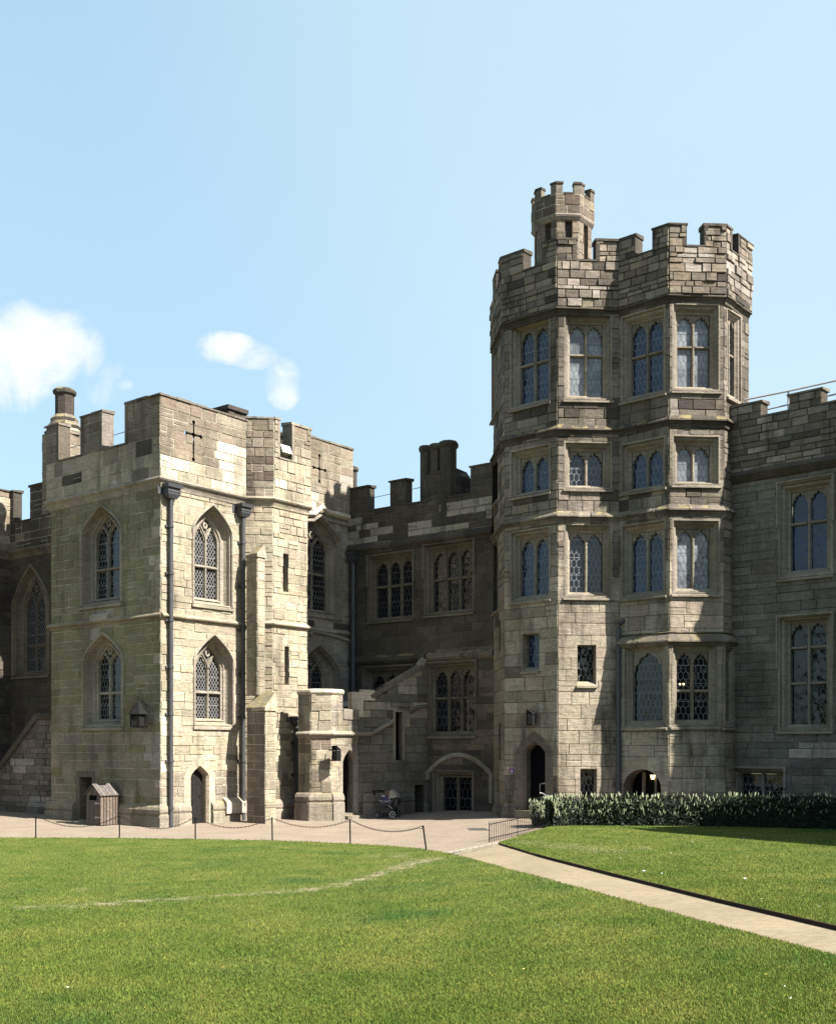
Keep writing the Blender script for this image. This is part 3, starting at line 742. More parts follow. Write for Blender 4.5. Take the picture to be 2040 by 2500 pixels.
def lawn_mesh(name, cols, dz):
    """cols: list of (px, py far, py near); the sheet follows the ground under the photograph's lawn and runs on outside the frame"""
    mb = MB(); nr = 230; nc = len(cols); fr_ = lambda r: (r / nr) ** (2.2 if cols[0][2] > 3000 else 1.0)
    for (px, y0, y1) in cols:
        for r in range(nr + 1):
            py = y0 + (y1 - y0) * fr_(r); x, y, z = ground(px, py, dz); mb.v.append((x, y, z))
    wv = [wear(px, y0 + (y1 - y0) * fr_(r)) for (px, y0, y1) in cols for r in range(nr + 1)]
    for i in range(nc - 1):
        for r in range(nr):
            q = [i * (nr + 1) + r, i * (nr + 1) + r + 1, (i + 1) * (nr + 1) + r + 1, (i + 1) * (nr + 1) + r]
            mb.f.append(q); mb.c.append((sum(wv[k] for k in q) / 4, 0, 0))
    for i in range(nc - 1):                                   # turf edge down to the paving
        a, b = mb.v[i * (nr + 1)], mb.v[(i + 1) * (nr + 1)]; mb.face([a, b, (b[0], b[1], b[2] - dz - .02), (a[0], a[1], a[2] - dz - .02)], (.6, 0, 0))
    ob = mb.build(name, LAWN); structure(ob)
    return ob
lc = [(px, smooth_curve(EDGE_L, px), 3300) for px in list(range(-1500, 0, 100)) + list(range(0, 2060, 12)) + list(range(2060, 4600, 80))]
lawn_mesh('lawn', lc, .035)
rc = [(px, smooth_curve(TOP_R, px, 8), curve(EDGE_R, px)) for px in list(range(1218, 2060, 12)) + list(range(2060, 4600, 80))]
lawn_mesh('lawn', rc, .05)
pm = MB(); prev = None
for px in list(range(1105, 2060, 15)) + list(range(2060, 4600, 80)):
    yl = smooth_curve(EDGE_L, px) + 3; yr = curve(EDGE_R, px) - 8 if px > 1216 else 2085 - (px - 1105) * .27
    row = [ground(px, yl + (yr - yl) * k / 6, .008) for k in range(7)]
    if prev:
        for k in range(6): pm.face([prev[k], row[k], row[k + 1], prev[k + 1]])
    prev = row
structure(pm.build('gravel_path', PATHM))
em = MB(); last = None                                        # rusty steel edging along the right lawn
for px in range(1222, 4600, 30):
    x, y, z = ground(px, curve(EDGE_R, px), .05); p = (x, y, z - .05)
    if last:
        a, b = Vector(last), Vector(p); d = (b - a); n = Vector((d.y, -d.x, 0)).normalized() * .025
        hgt = .055 if px > 1330 else .04
        em.hexa([a, b, b + n, a + n], [q + Vector((0, 0, hgt)) for q in (a, b, b + n, a + n)], (.03, .022, .018))
    last = p
tag(em.build('lawn_edging', EDGEM), 'dark steel edging strip along the right lawn beside the buff gravel path', 'edging')
km = MB()                                                      # flush stone kerb across the mouth of the path
for i in range(9):
    f0, f1 = i / 9, (i + .93) / 9
    def kp(f, o): return ground(1092 + (1232 - 1092) * f, 2079 + (2052 - 2079) * f + o * (1 + f * -.35), .014)
    km.face([kp(f0, 0), kp(f0, 6), kp(f1, 6), kp(f1, 0)], tone('newgrey'))
    km.face([kp(f0, 7.5), kp(f0, 13), kp(f1, 13), kp(f1, 7.5)], tone('grey'))
structure(km.build('kerb', DRESSED))
mm = MB(); q = [ground(*p, .012) for p in ((1146, 2026.5), (1196, 2026.5), (1185, 2021.5), (1140, 2021.5))]; mm.hexa([(x, y, z - .01) for x, y, z in q], q, (.09, .08, .07))
for k in range(1, 6):
    f = k / 6; a = Vector(q[0]).lerp(Vector(q[1]), f); b = Vector(q[3]).lerp(Vector(q[2]), f); tube(mm, [a, b], .012, (.05, .045, .04), 5)
tag(mm.build('manhole_cover', COLM), 'rusty metal drain cover let into the paving left of the low railing', 'manhole cover')

# the wooded mound that closes the court behind the viewer: seen only in the window glass, and it keeps the low sky off the walls
wm = MB(); nx_, nz_ = 60, 12; gridp = []
for i in range(nx_ + 1):
    a = R(200 + 140 * i / nx_)
    for j in range(nz_ + 1):
        t = j / nz_; hgt = 15 + 4 * math.sin(i * .9) + 3 * math.sin(i * 2.3 + 1); rad = 62 + 5 * math.sin(i * .7 + j) * math.sin(j * 1.1) + 12 * t * t
        gridp.append((rad * math.cos(a), rad * math.sin(a) + 22, -1 + (hgt + 1) * math.sin(t * math.pi / 2) + random.uniform(-.6, .6)))
wm.v = gridp
for i in range(nx_):
    for j in range(nz_): q = i * (nz_ + 1) + j; wm.f.append([q, q + nz_ + 1, q + nz_ + 2, q + 1]); wm.c.append((.022 * random.uniform(.6, 1.6), .038 * random.uniform(.6, 1.6), .014))
structure(wm.build('wooded_mound', LEAF), 'stuff')

# ================================================================== PLAN OF THE CASTLE
C0 = at(393, 39.2)
_d = dirv(-38); _r = (126 - CX) / F; _t = (C0[0] - _r * C0[1]) / (_d[0] - _r * _d[1])
AL = Wall((C0[0] - _d[0] * _t, C0[1] - _d[1] * _t), -38, L=_t)          # left tower, shaded face
AR = Wall(C0, 52, px=598)                                                # left tower, sunlit face
TA = Wall(AR.end(), 7, px=666); TB = Wall(TA.end(), 52, px=750)          # stair turret
ARx = Wall(C0, 52, px=852)                                               # whole length of the sunlit face
_k = ARx.u(750)
TC = Wall(TB.end(), 97, L=1.0)
AR2 = Wall((C0[0] + (_k - .4) * ARx.d[0], C0[1] + (_k - .4) * ARx.d[1]), 52, L=ARx.L - _k + .4)
S = ARx.end()
M = Wall(S, -38, px=1205)                                                # linking range
SLf = Wall(M.end(), -86, px=1231); Lf = Wall(SLf.end(), -41, px=1361); Rf = Wall(Lf.end(), 4, px=1511)
L2 = Wall(Rf.end(), -41, px=1633); R2 = Wall(L2.end(), 4, px=1765); SRf = Wall(R2.end(), 49, L=1.9)
_u = SRf.u(1785); RW = Wall((SRf.O[0] + _u * SRf.d[0], SRf.O[1] + _u * SRf.d[1]), -42, L=15)
TOWER = [SLf, Lf, Rf, L2, R2, SRf]
mitre([AL, AR, TA, TB, TC]); mitre(TOWER)
for w in TOWER: w.soot = True
for w in (M, RW, AR2): w.m0 = w.m1 = 0.0
SLf.m0 = 0; SRf.m1 = 0; AL.m0 = math.tan(R(45)); TC.m1 = 0

# ================================================================== LEFT TOWER
LT = thing('corner_tower', 'square pale stone tower at the left with sunlit right face and green-stained left face', 'tower', (C0[0], C0[1], 0))
zco = AL.z(1169, AL.L); zstr = AL.z(1500, AL.L); ztop = AL.z(968, AL.L); zsill = AL.z(1089, AL.u(308))
# openings first, so the masonry is laid round them
pointed_window(LT, AL, 200, 299, 1233, 1475, 1302, 232, 293, 1258, 1462, 1312, transom=1389, kind='hex', pal='framegrey', lead=LEADD)
pointed_window(LT, AL, 205, 302, 1545, 1774, 1612, 237, 297, 1572, 1758, 1622, transom=1692, kind='hex', pal='frame', lead=LEADD)
pointed_window(LT, AR, 470, 566, 1232, 1478, 1300, 474, 534, 1262, 1464, 1320, transom=1384, pal='frame')
pointed_window(LT, AR, 473, 569, 1548, 1772, 1614, 477, 542, 1574, 1757, 1632, transom=1691, pal='frame')
arch_door(LT, AR, 465, 510, 1869, 2013, .42, ring=.3, dep=.28, pal='warm')
uh, uw, zh0, zh1 = square_hole(LT, AL, 196, 226, 1897, 1992, .7, pal='framebrown', ring=.22, name='doorway', z0=.1)
ARP = offset_walls([AL, AR, TA, TB, TC], .13)
AL_p, AR_p, TA_p, TB_p, TC_p = ARP
AL.zonez(-1, 3.2, 'greenbrown', .85); AL.zone(120, 400, 1760, 1850, 'greenbrown', .3); AL.zone(120, 200, 1160, 1300, 'greenbrown', .5)
AL.zone(378, 394, 1180, 1960, 'warm', .5); AL.zone(360, 394, 1745, 1880, 'newgrey', .7); AL.zone(225, 275, 1500, 1550, 'newgrey', .8)
AR.zone(393, 425, 1740, 1900, 'new', .3); AR.zonez(-1, 2.0, 'plinth', .7); AR.zone(540, 600, 1820, 1900, 'pink', .3); AR.zone(540, 600, 1900, 2000, 'plinth', .8)
TA.zonez(7, 9, 'pink', .12); TA.zonez(-1, 3, 'pink', .4); TB.zonez(-1, 4, 'pink', .3)
lw = MB()
masonry(lw, AL, 0, AL.L, -.1, zco + .1, 'green', 'green', (.24, .42), (.4, 1.1))
masonry(lw, AR, 0, AR.L, -.1, zco + .1, 'warm', 'warm', (.22, .40), (.34, .95), rough=.014)
masonry(lw, TC, 0, TC.L, -.1, zco, 'warm', 'warm')
# slit windows of the stair turret
for (a, b, c, d) in ((690, 703, 1352, 1445), (694, 705, 1578, 1672)): square_hole(LT, TB, a, b, c, d, .35, pal='warm', name='slit_window')
masonry(lw, TA, 0, TA.L, -.1, zco + .1, 'warm', 'warm', (.2, .36), (.3, .75), rough=.018)
masonry(lw, TB, 0, TB.L, -.1, zco + .1, 'warm', 'warm', (.2, .38), (.3, .8), rough=.018)
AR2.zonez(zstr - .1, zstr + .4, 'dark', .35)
pointed_window(LT, AR2, 723, 829, 1256, 1500, 1318, 727, 799, 1288, 1490, 1340, transom=1401, kind='hex', pal='framegrey', lead=LEADM)
pointed_window(LT, AR2, 727, 827, 1574, 1735, 1638, 731, 790, 1598, 1728, 1650, kind='hex', pal='framegrey', lead=LEADD)
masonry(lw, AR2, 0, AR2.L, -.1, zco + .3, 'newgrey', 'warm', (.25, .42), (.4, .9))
wall_ob = lw.build('wall', STONE, LT)
# stepped diagonal buttress on the turret
bw = MB(); b0 = TA.P(.12, 0, 0)
def buttress(d, w, z0, z1, cap):
    A1 = Wall(at(d[0], d[2]), -38, px=d[1]); A2 = Wall(A1.end(), 52, L=w); mitre([A1, A2])
    A0 = Wall((A1.O[0] - .02, A1.O[1]), -38, L=A1.L)
    masonry(bw, A1, 0, A1.L, z0, z1, 'pink' if z1 < 5 else 'warm', 'warm', (.28, .42), (.4, .8)); masonry(bw, A2, 0, A2.L, z0, z1, 'warm', 'warm', (.28, .42), (.4, .8))
    # sloping weathering back to the wall
    p = [A1.P(-.05, z1, 0), A1.P(A1.L + .05, z1, .07), A2.P(A2.L + .02, z1, .07)]
    h = cap; q = [A1.P(-.05, z1 + h, -.6), A1.P(A1.L + .0, z1 + h, -w * .9), A2.P(A2.L, z1 + h * .9, -.02)]
    c = tone('warm'); bw.face([p[0], p[1], q[1], q[0]], tone('greenbrown')); bw.face([p[1], p[2], q[2], q[1]], c)
    dn = lambda v: (v[0], v[1], v[2] - .13)
    bw.face([dn(p[0]), dn(p[1]), p[1], p[0]], c); bw.face([dn(p[1]), dn(p[2]), p[2], p[1]], c)
    bw.face([dn(p[0]), dn(p[2]), dn(p[1])], c)
buttress((603, 648, 41.2), .52, -.1, TA.z(1730, .4), .55)
buttress((602, 629, 41.75), .36, TA.z(1700, .4), TA.z(1362, .4), .42)
bw.build('buttress', STONE, LT)
# plinth, string course and cornice
pl = Multi(); zp = AL.z(1966, AL.L)
moulding(pl, [AL], zp, PLINTH, 'greenbrown', u_from=AL.u(283), jit=.03); moulding(pl, [AL], zp - .02, PLINTH, 'greenbrown', u_to=AL.u(186), jit=.03)
pl2 = [AR]; moulding(pl, [AR], zp + .05, PLINTH, 'plinth', u_to=AR.u(462), jit=.04); moulding(pl, [AR], zp + .05, PLINTH, 'plinth', u_from=AR.u(514), jit=.04)
moulding(pl, [TB], zp + .05, PLINTH, 'plinth', jit=.04)
wprism(pl, AR, AR.u(543), AR.u(592), .35, .95, .25, 0, tone('new'), slope=.2)
pl.build('plinth', STONE, LT)
st = Multi(); moulding(st, [AL], zstr, STRING, 'greenbrown'); moulding(st, [AR], zstr, STRING, 'warm', u_from=0.0); moulding(st, [TA, TB], zstr + .06, STRING, 'warm'); moulding(st, [AR2], zstr + .1, STRING, 'newgrey', u_from=0)
um = AL.u(250); wprism(st, AL, um - .55, um + .5, zstr - .02, zstr + .3, .17, 0, tone('newgrey'), slope=.12)
uq = AR2.u(777); apex = AR2.z(1552, uq)
bar_path(st, AR2, [(.5, zstr - .15), (uq - .45, zstr + .02), (uq, apex + .15), (uq + .45, zstr - .02), (AR2.L, zstr - .2)], .16, .12, 0, None, pal='newgrey', bevel=.25)
moulding(st, [AL, AR], zco, CORNICE, 'frame'); moulding(st, [TA, TB], zco, CORNICE, 'warm')
zg = AR2.z(1240, uq)
bar_path(st, AR2, [(.3, zg - .35), (uq - .35, zg - .3), (uq + .1, zg + .05), (uq + .5, zg - .1), (AR2.L + .12, zg - .12)], .26, .2, 0, None, pal='new', bevel=.3)
bar_path(st, AR2, [(.3, zg - .62), (uq - .35, zg - .58), (uq + .1, zg - .28), (uq + .5, zg - .42), (AR2.L + .06, zg - .44)], .14, .1, 0, None, pal='newgrey', bevel=.3)
st.build('string_course', DRESSED, LT)
# battlements
AL_p.zone(100, 150, 1060, 1180, 'pink', .8); AL_p.zone(100, 400, 1110, 1240, 'warm', .85); AL_p.zone(145, 400, 940, 1110, 'pink', .75); AL_p.zone(330, 385, 1090, 1110, 'dark', .35); AL_p.zone(147, 200, 1140, 1180, 'dark', .8)
AR_p.zone(380, 600, 960, 1150, 'pink', 1); AR_p.zone(380, 440, 1085, 1125, 'dark', .3); AR_p.zone(380, 455, 1122, 1200, 'new', 1); AR_p.zone(528, 600, 1076, 1230, 'new', 1); AR_p.zone(450, 532, 1140, 1230, 'warm', 1); AR_p.zone(535, 600, 1020, 1072, 'grey', .4)
TA_p.zone(596, 670, 1010, 1115, 'pink', .85); TA_p.zone(596, 670, 1115, 1250, 'reddish', .45); TB_p.zone(660, 760, 1000, 1080, 'pink', .8); TB_p.zone(660, 700, 1160, 1200, 'new', .9)
pp = MB(); cp = Multi(); th = .45
def loop_holes(W, px, ya, yb, yc, ax0, ax1):
    u = W.u(px); za, zb, zc = W.z(ya, u), W.z(yb, u), W.z(yc, u); out = []
    def sq(u0, u1, z0, z1): out.append([(u0, z0), (u1, z0), (u1, z1), (u0, z1)])
    def disc(uu, zz, r): out.append([(uu + r * math.cos(k * math.pi / 4), zz + r * math.sin(k * math.pi / 4)) for k in range(8)])
    ua, ub = W.u(ax0), W.u(ax1)
    sq(u - .03, u + .03, zb, za); sq(ua, ub, zc - .03, zc + .03)
    for q in ((u, za, .075), (u, zb, .075), (ua, zc, .075), (ub, zc, .075), (u, zc, .085)): disc(*q)
    return out
mf = lambda W, *e: [(W.u(a) if a is not None else 0.0, W.u(b) if b is not None else W.L) for a, b in e]
hl = loop_holes(AR_p, 472, 1031, 1122, 1062, 453, 490)
zc0 = zco + .06
parapet(pp, cp, AL_p, mf(AL_p, (None, 145), (200, 251), (308, None)), zc0, zsill, ztop, th, 'pink', 'warm', (.3, .45), (.5, 1.0), coping='greydark', side='pink', frame_=True)
zAR = ztop; masonry_h = (.3, .45)
parapet(pp, cp, AR_p, mf(AR_p, (None, None)), zc0, zsill, ztop, th, 'pink', 'warm', (.3, .45), (.5, .9), holes=hl, coping='greydark', m1=False)
ztt = TA_p.z(1022, .5); zts = TB_p.z(1122, TB_p.u(690))
parapet(pp, cp, TA_p, [(0, TA_p.L)], zc0, zts, ztt, th, 'grey', 'warm', (.26, .4), (.35, .7), coping='framegrey', m0=False, rough=.02)
parapet(pp, cp, TB_p, mf(TB_p, (None, 681), (712, None)), zc0, zts, ztt, th, 'warm', 'warm', (.26, .4), (.35, .7), coping='framegrey', m1=False, rough=.02, frame_=True)
A2p = Wall((AR2.O[0] + AR2.n[0] * .13, AR2.O[1] + AR2.n[1] * .13), 52, L=AR2.L + .1)
A2p.zone(738, 860, 1040, 1175, 'pink', .85); A2p.zone(738, 770, 1175, 1240, 'new', .6); A2p.zone(820, 856, 1160, 1210, 'newgrey', .9)
h2 = loop_holes(A2p, 779, 1113, 1175, 1145, 765, 793)
zt2 = A2p.z(1100, A2p.L)
parapet(pp, cp, A2p, [(0, A2p.L)], zg - .2, zg + .2, zt2, th, 'grey', 'warm', (.28, .42), (.4, .8), holes=h2, coping='greydark')
pob = pp.build('battlement', STONE, LT); cp.build('coping', STONE_OLD, pob)
# roof, body and chimneys
E = A2p.end(); inw = lambda W, u, d: (W.P(u, 0, -d)[0], W.P(u, 0, -d)[1])
back = (AL.P(0, 0, 0)[0] + .616 * 9.2, AL.P(0, 0, 0)[1] + .788 * 9.2)
body = [inw(AL, .8, .8), inw(AL, AL.L - .8, .8), inw(ARx, AR.L + .2, .9), inw(ARx, ARx.L - .6, .9), (S[0] - 1.2, S[1] + 1.0), back]
core(body, 0, zco + .3, LT)
def chimney_flue(mb, x, y, z0, z1, r, pal='dark', n=8, rot=.2):
    lathe(mb, (x, y, 0), [(r, z0), (r, z1 - .3), (r * 1.0, z1 - .28), (r * 1.22, z1 - .2), (r * 1.25, z1 - .08), (r * 1.05, z1), (r * .7, z1 + .02)], n, tone(pal), rot, colf=lambda: tone(pal))
cx_, cy_ = at(137, 45.2)[0], 45.2
cm = MB(); zz = lambda py, Y: ZC + (HY - py) / F * Y
wz = Wall((cx_ - .55, cy_), -38, L=1.25); wz2 = Wall(wz.end(), 52, L=1.25)
for w in (wz, wz2): masonry(cm, w, 0, w.L, zco, zz(1058, 45), 'pink', 'warm', (.3, .42), (.4, .8))
cc_ = (wz.P(.62, 0, -.62)[0], wz.P(.62, 0, -.62)[1])
lathe(cm, (*cc_, 0), [(.74, zz(1062, 45)), (.80, zz(1054, 45)), (.64, zz(1046, 45)), (.68, zz(1038, 45)), (.54, zz(1028, 45)), (.56, zz(1020, 45)), (.40, zz(1010, 45))], 8, tone('dark'), .35, colf=lambda: tone(random.choice(['dark', 'warm', 'greydark'])))
chimney_flue(cm, *cc_, zz(1012, 45), zz(945, 45), .37, rot=.35)
cm.build('chimney', STONE_OLD, LT)
cm = MB(); q = at(556, 45); w1 = Wall((q[0] - .62, q[1] + .4), -38, L=.85); w2 = Wall(w1.end(), 52, L=1.0); mitre([w1, w2])
for w in (w1, w2): masonry(cm, w, 0, w.L, zco, zz(1000, 45), 'dark', 'dark', (.25, .35), (.3, .6)); wprism(cm, w, 0, w.L, zz(1001, 45), zz(988, 45), .1, -.6, tone('dark'), w.m0, w.m1, slope=.05)
cm.build('chimney', STONE_OLD, LT)
cm = MB(); q = at(694, 48); lathe(cm, (*q, 0), [(.3, 10), (.3, zz(1073, 48)), (.36, zz(1068, 48)), (.36, zz(1062, 48)), (.2, zz(1056, 48))], 8, tone('dark'), .2, colf=lambda: tone('dark')); cm.build('chimney', STONE_OLD, LT)
drainpipe(LT, AR, 418, 1216, 2016, hopper=(.62, .46), z0=.0)
drainpipe(LT, AR, 594, 1261, 2005, hopper=(.56, .44), z0=.0)
# small inlet grille and cable box beside the second pipe
vb = MB(); wprism(vb, TA, TA.u(609), TA.u(627), TA.z(1870, .3), TA.z(1859, .3), .05, .0, (.02, .02, .02)); vb.build('vent_grille', IRON, LT)

# ================================================================== STAIR PORCH
PD = at(873, 43.2)
def back_to(pt, ang, px):          # wall of heading ang that ends at pt and starts on the sight line of px
    d = dirv(ang); r = (px - CX) / F; t = (pt[0] - r * pt[1]) / (d[0] - r * d[1]); return Wall((pt[0] - d[0] * t, pt[1] - d[1] * t), ang, L=t)
PR = back_to(PD, 52, 809); PF = back_to(PR.O, 7, 759); PL = back_to(PF.O, -38, 728)
um_ = M.u(1043); pe = M.P(um_, 0, 0)
sa = math.degrees(math.atan2(pe[1] - PD[1], pe[0] - PD[0])); PS = Wall(PD, sa, L=math.hypot(pe[0] - PD[0], pe[1] - PD[1]))
mitre([PL, PF, PR]); PR.m1 = 0; PL.m0 = 0
ST = thing('stair_porch', 'low pale stone porch with pointed door and stair wall rising to the right', 'porch', (PF.O[0], PF.O[1], 0))
pm_ = MB()
zstp = PF.z(1790, .4); zpt = PF.z(1692, .4); zpr = PR.z(1738, PR.L)
arch_door(ST, PR, 836, 869, 1829, 1995, .5, ring=.2, dep=.5, pal='frame', boards=False, z0=.25)
for w in (PL, PF): w.zonez(-1, zstp - .1, 'pink', .6)
PF.zonez(-1, 1.1, 'plinth'); PR.zonez(-1, zstp, 'plinth', .3); PR.zonez(zstp, 9, 'newgrey', .4)
masonry(pm_, PL, 0, PL.L, -.1, zpt, 'warm', 'warm', (.3, .45), (.4, .8)); masonry(pm_, PF, 0, PF.L, -.1, zpt, 'warm', 'warm', (.3, .45), (.35, .8), rough=.018)
masonry(pm_, PR, 0, PR.L, -.1, zpr, 'warm', 'warm', (.3, .45), (.4, .9)); masonry(pm_, PR, 0, PR.L * .42, zpr, zpt, 'warm', 'warm', (.3, .45), (.3, .6))
# stair wall: the masonry above the sloping coping is cut away
s0u, s1u = PS.u(899), PS.u(1030); sz0, sz1 = PS.z(1704, s0u), PS.z(1630, s1u); zst0 = PS.z(1691, .3)
slope = lambda u: sz0 + (sz1 - sz0) * (u - s0u) / (s1u - s0u)
PS.holes.append([(-1, zst0), (s0u, zst0), (s0u, 12), (-1, 12)]); PS.holes.append([(s0u, zst0), (PS.L + .5, slope(PS.L + .5)), (PS.L + .5, 14), (s0u, 14)])
square_hole(ST, PS, 965, 982, 1738, 1856, .4, pal='framegrey', name='slit_window', ring=.1)
square_hole(ST, PS, 1012, 1034, 1916, 1988, .5, pal='dark', name='low_doorway', z0=.12)
PS.zonez(zstp + .2, 9, 'dark', .28); PS.zonez(zstp + .2, 9, 'ashlar', .4); PS.zone(975, 1005, 1685, 1722, 'new', .6); PS.zonez(-1, 1.0, 'greydark', .9)
masonry(pm_, PS, 0, PS.L, -.1, slope(PS.L) + .1, 'rangegrey', 'grey', (.28, .42), (.4, .9), rough=.008)
pw = pm_.build('wall', STONE, ST)
cb = Multi()
COPE = [(0, .16), (.07, .12), (.09, .05), (.07, 0), (.03, -.05), (0, -.07)]
moulding(cb, [PL, PF], zpt, COPE, 'new'); moulding(cb, [PR], zpt, COPE, 'new', u_to=PR.L * .42)
for w, a, b, m0, m1 in ((PL, 0, PL.L, 0, PL.m1), (PF, 0, PF.L, PF.m0, PF.m1), (PR, 0, PR.L * .42, PR.m0, 0)): wprism(cb, w, a, b, zpt - .6, zpt + .15, -.002, -.4, tone('frame'), m0, m1)
wprism(cb, PR, PR.L * .42, PR.L + .02, zpr - .3, zpr + .14, .06, -.4, tone('frame'), slope=.06)
wprism(cb, PS, -.25, .22, zpr - .2, zst0 + .02, .03, -.4, tone('new')); wprism(cb, PS, .22, s0u + .25, zst0 - .3, zst0 + .14, .06, -.4, tone('new'), slope=.05)
bar_path(cb, PS, [(s0u + .1, sz0 + .03), (s1u, sz1 + .05)], .24, .07, -.35, None, pal='greydark', bevel=.15)
bar_path(cb, PS, [(s1u - .15, sz1 - .1), (s1u + .1, sz1 + .35)], .2, .06, -.3, tone('framegrey'))
cb.build('coping', STONE, ST)
sb = Multi(); moulding(sb, [PL, PF, PR], zstp, STRING, 'frame')
bar_path(sb, PS, [(0, zstp - .02), (PS.u(905), zstp - .02), (PS.u(962), PS.z(1759, PS.u(962)))], .17, .11, 0, None, pal='framegrey', bevel=.25)
ul, ur = PS.u(952), PS.u(1005)
bar_path(sb, PS, [(ul, PS.z(1720, ul)), (PS.u(1003), PS.z(1722, ur)), (PS.u(1004), PS.z(1738, ur))], .16, .1, 0, None, pal='greydark', bevel=.2)
bar_path(sb, PS, [(PS.u(1000), PS.z(1740, ur)), (PS.u(1018), PS.z(1726, ur)), (PS.L, PS.z(1724, ur))], .16, .1, 0, None, pal='greydark', bevel=.2)
sb.build('string_course', DRESSED, ST)
pb = Multi(); moulding(pb, [PL, PF], 1.1, PLINTH, 'plinth', jit=.05, seg=(.35, .7)); moulding(pb, [PR], 1.1, PLINTH, 'plinth', u_to=PR.u(833), jit=.03); moulding(pb, [PS], 1.0, PLINTH, 'greydark', u_from=.15, u_to=PS.u(1008), jit=.06)
pb.build('plinth', STONE, ST)
sp = Multi(); wprism(sp, PR, PR.u(833), PR.L + .05, -.1, .2, .35, -.3, tone('plinth')); wprism(sp, PR, PR.u(836), PR.L, .18, .28, .05, -.5, tone('plinth')); sp.build('door_step', STONE, ST)
rf = MB(); rf.face([PS.P(.1, zst0 - .5, -.3), PS.P(s1u, sz1 - .6, -.3), M.P(um_ - .3, sz1 - .25, .05), M.P(.3, zst0 - .15, .05), AR2.P(AR2.L - .3, zst0 - .3, .05), AR2.P(.5, zst0 - .6, .05)], (.2, .2, .2)); rf.build('lead_roof', LEADROOF, ST)
dl = MB(); uu = PR.u(856); pivot = PR.P(PR.u(862), .3, -.3)
wprism(dl, PR, PR.u(856), PR.u(858), .32, 2.75, -.15, -.5, (.1, .07, .05)); dl.build('open_door', DOORW, ST)
drainpipe(ST, TB, 724, 1768, 2003, r=.085, hopper=(.5, .3), brackets=3, z0=.02)

# ================================================================== LINKING RANGE
LR = thing('linking_range', 'dark shaded stone range with three-light windows and battlements between the two towers', 'building', (M.P(M.L / 2, 0)[0], M.P(M.L / 2, 0)[1], 0.1))
um1 = M.u(925); zms = M.z(1246, um1); zmt = M.z(1190, M.u(898)); zmstr = M.z(1324, M.u(1027)); zm2 = M.z(1602, M.u(1130))
light_window(LR, M, 919, 1007, 1371, 1504, 3, (1430,), kind='hex', pal='framebrown', lead=LEADX, m=.2, sill=.15)
light_window(LR, M, 1059, 1152, 1346, 1488, 3, (1412,), kind='hex', pal='framebrown', lead=LEADX, m=.24, sill=.15)
light_window(LR, M, 1064, 1157, 1637, 1784, 3, (1704,), kind='hex', pal='framebrown', lead=LEADX, m=.24, sill=.16, cell=(.22, .3))
light_window(LR, M, 910, 1005, 1648, 1790, 3, (), kind='hex', pal='framebrown', lead=LEADX, m=.24, sill=.16)
# wide relieving arch over the basement door
ua0, ua1 = M.u(1044), M.u(1199); ac = (ua0 + ua1) / 2; az = M.z(1889, ac); ah_ = M.z(1843, ac) - az
arc = [(ac + (ua1 - ua0) / 2 * math.cos(math.pi * i / 16), az + ah_ * (1 - abs(math.cos(math.pi * i / 16)) ** 2.0)) for i in range(17)][::-1]
dmb = MB(); bar_path(dmb, M, [(arc[0][0], az - .25)] + arc + [(arc[-1][0], az - 1.1)], .19, .09, 0, None, pal='framegrey', bevel=.2)
dmb.build('relieving_arch', DRESSED, LR)
light_window(LR, M, 1083, 1148, 1900, 1986, 2, (), kind='hex', pal='framebrown', m=.3, sill=.02, head=False, label=False, mt=.3, cell=(.24, .34), lead=LEADX, glass=BLACK)
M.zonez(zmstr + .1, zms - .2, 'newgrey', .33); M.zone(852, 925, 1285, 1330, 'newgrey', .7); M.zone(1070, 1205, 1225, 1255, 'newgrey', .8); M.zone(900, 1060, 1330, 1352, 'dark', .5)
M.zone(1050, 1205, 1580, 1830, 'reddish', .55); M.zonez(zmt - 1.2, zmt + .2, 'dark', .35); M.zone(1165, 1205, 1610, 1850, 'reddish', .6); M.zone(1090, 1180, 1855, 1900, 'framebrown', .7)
mw_ = MB(); pp = MB(); cp = Multi()
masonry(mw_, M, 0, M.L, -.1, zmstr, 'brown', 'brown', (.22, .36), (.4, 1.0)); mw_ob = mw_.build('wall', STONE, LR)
Mp = Wall(M.P(0, 0, .1)[:2], -38, L=M.L); Mp.zones = M.zones
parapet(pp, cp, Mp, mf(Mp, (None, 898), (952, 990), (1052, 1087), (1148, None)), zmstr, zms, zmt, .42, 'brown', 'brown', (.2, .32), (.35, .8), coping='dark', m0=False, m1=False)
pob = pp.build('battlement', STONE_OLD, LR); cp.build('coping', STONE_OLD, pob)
sb = Multi(); moulding(sb, [M], zmstr, [(0, .30), (.16, .2), (.22, .05), (.2, -.03), (.1, -.12), (.06, -.2), (0, -.22)], 'dark', u_from=0, jit=.02)
moulding(sb, [M], zm2 + .0, [(0, .26), (.14, .14), (.16, .0), (.08, -.1), (0, -.14)], 'dark', u_from=0, u_to=M.u(1040), jit=.02); moulding(sb, [M], zm2, [(0, .22), (.14, .12), (.16, .0), (.08, -.1), (0, -.14)], 'framebrown', u_from=M.u(1045), jit=.02)
sb.build('string_course', STONE_OLD, LR)
core([inw(M, -2.0, .7), inw(M, M.L + 1.0, .7), inw(M, M.L + 1.0, 6), inw(M, -2.0, 6)], 0, zms - .9, LR)
cm = MB()
for px, py, Y, r in ((1039.5, 1090, 45.2, .24), (1064.5, 1085, 44.6, .24), (1094, 1079, 44.0, .33)):
    q = at(px, Y); chimney_flue(cm, *q, zms - 1, ZC + (HY - py) / F * Y, r)
q = at(1068, 44.8); ww = Wall((q[0] - .55, q[1] - .15), -38, L=1.5); w2 = Wall(ww.end(), 52, L=1.1)
